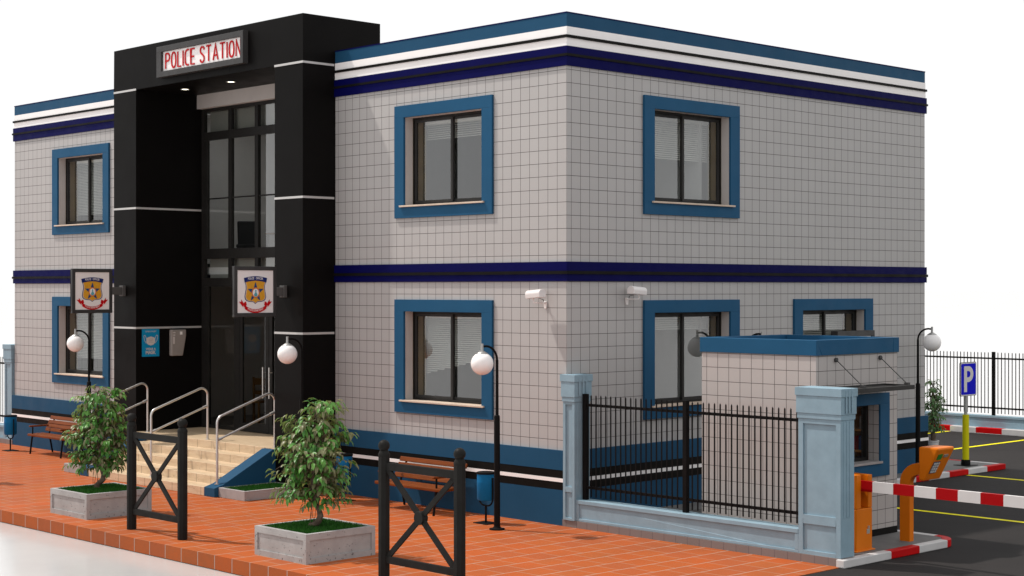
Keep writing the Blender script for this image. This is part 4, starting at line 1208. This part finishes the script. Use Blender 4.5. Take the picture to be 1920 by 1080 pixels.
q = MB(); pl.poly(q, rrect(.60,.665,.035), -.006, .02, 0); pl.poly(q, rrect(.58,.647,.03), .0155, 0, 1); pl.poly(q, rrect(.54,.607,.022), .017, 0, 2)
obj('sign_plate', q, [M['signframe'], M['awhite'], M['pblue']], ps)
q = MB(); hh = .0185; kx = 1.28
def P_(pts): return [(x*kx, y*.97) for x, y in pts]
pl.poly(q, P_([(-.13,-.26),(-.045,-.26),(-.045,.26),(-.13,.26)]), hh)
ro = [(.0+.14*math.sin(a), .10+.16*math.cos(a)) for a in [PI*i/12 for i in range(13)]]; ri = [(.0+.055*math.sin(a), .10+.065*math.cos(a)) for a in [PI*i/12 for i in range(13)]]
for i in range(12): pl.poly(q, P_([ro[i], ro[i+1], ri[i+1], ri[i]]), hh)
pl.poly(q, P_([(-.045,.165),(0,.165),(0,.26),(-.045,.26)]), hh); pl.poly(q, P_([(-.045,-.06),(0,-.06),(0,.035),(-.045,.035)]), hh)
obj('letter', q, M['awhite'], ps)

# ------------------------------------------------------------------ furniture seen through the glass
ch = thing('office_chair', 'black high backed chair seen through the upper entrance glass', 'chair', (-11.45, 2.12, 4.0), .95)
obj('backrest', MB().prism([(-.21,.20,.44),(.21,.20,.44),(.23,.27,1.0),(-.23,.27,1.0)], (0,.06,0)), M['chair'], ch, .03)
obj('seat', MB().box(-.24,.24,-.25,.22,.42,.50), M['chair'], ch, .03)
q = MB().tube([(0,0,.42),(0,0,.08)], .03, 10)
for i in range(5): q.tube([(0,0,.09),(.27*math.cos(i*1.257),.27*math.sin(i*1.257),.03)], .018, 8)
obj('base', q, M['chair'], ch)
tb = thing('desk', 'wooden topped desk beside the chair behind the upper entrance glass', 'desk', (-11.15, 3.05, 4.0))
obj('desk_top', MB().box(-.5,.5,-.35,.35,.72,.76), M['deskwood'], tb, .005)
for x in (-.46,.46):
    for y in (-.31,.31): obj('leg', MB().box(x-.025,x+.025,y-.025,y+.025,0,.72), M['galv'], tb)
lc = thing('wooden_chair', 'brown wooden chair in the hall behind the entrance door', 'chair', (-11.4, 2.3, .748), .4)
obj('seat', MB().box(-.2,.2,-.2,.2,.42,.46), M['deskwood'], lc)
obj('backrest', MB().box(-.2,.2,.18,.205,.78,.92).box(-.2,.2,.18,.205,.58,.66), M['deskwood'], lc)
for x in (-.18,.18):
    for y in (-.18,.19): obj('leg', MB().box(x-.02,x+.02,y-.02,y+.02,0,.42 if y < 0 else .95), M['deskwood'], lc)

# ------------------------------------------------------------------ camera, light, world
F, a = 3053.0, math.atan(2920/3053.0)
cam = bpy.data.cameras.new('camera'); co = bpy.data.objects.new('camera', cam); C.objects.link(co)
cam.sensor_width = 36.0; cam.lens = 36.0*F/1920; cam.clip_end = 5000; cam.clip_start = .1
co.location = (17.1509, -17.5429, 3.5823)
co.rotation_euler = (PI/2, 0, PI/2-a)
sc.camera = co

d = Vector((2.2, 1.0, -3.7))
sun = bpy.data.lights.new('sun', 'SUN'); so = bpy.data.objects.new('sun', sun); C.objects.link(so)
so.rotation_euler = d.to_track_quat('-Z', 'Y').to_euler(); so.location = (-10, -8, 20)
sun.energy = 3.6; sun.angle = math.radians(1.6); sun.color = (1.0, .93, .86)

wd = bpy.data.worlds.new('World'); sc.world = wd; wd.use_nodes = True
nt = wd.node_tree; bg = nt.nodes['Background']
sky = nt.nodes.new('ShaderNodeTexSky'); sky.sky_type = 'NISHITA'; sky.sun_disc = False
sky.sun_elevation = math.asin(3.7/d.length); sky.sun_rotation = math.atan2(-2.2, -1.0)
# hazy bright white sky: white round the horizon, greyer overhead, with a little of the daylight sky mixed in
tc = nt.nodes.new('ShaderNodeTexCoord'); sp = nt.nodes.new('ShaderNodeSeparateXYZ'); nt.links.new(tc.outputs['Generated'], sp.inputs[0])
mr = nt.nodes.new('ShaderNodeMapRange'); mr.inputs[1].default_value = .22; mr.inputs[2].default_value = .75
nt.links.new(sp.outputs[2], mr.inputs[0])
gx = nt.nodes.new('ShaderNodeMix'); gx.data_type = 'RGBA'; nt.links.new(mr.outputs[0], gx.inputs[0])
gx.inputs[6].default_value = (1.0, 1.0, 1.0, 1); gx.inputs[7].default_value = (.88, .88, .89, 1)
mx = nt.nodes.new('ShaderNodeMix'); mx.data_type = 'RGBA'; mx.inputs[0].default_value = .004
nt.links.new(gx.outputs[2], mx.inputs[6])
nt.links.new(sky.outputs[0], mx.inputs[7]); nt.links.new(mx.outputs[2], bg.inputs[0])
bg.inputs[1].default_value = 1.0

sc.view_settings.view_transform = 'Standard'; sc.view_settings.look = 'None'
sc.view_settings.exposure = 0; sc.view_settings.gamma = 1
sc.cycles.max_bounces = 8; sc.cycles.diffuse_bounces = 4; sc.cycles.glossy_bounces = 4; sc.cycles.transparent_max_bounces = 12
sc.cycles.sample_clamp_indirect = 6
sc.cycles.use_denoising = True
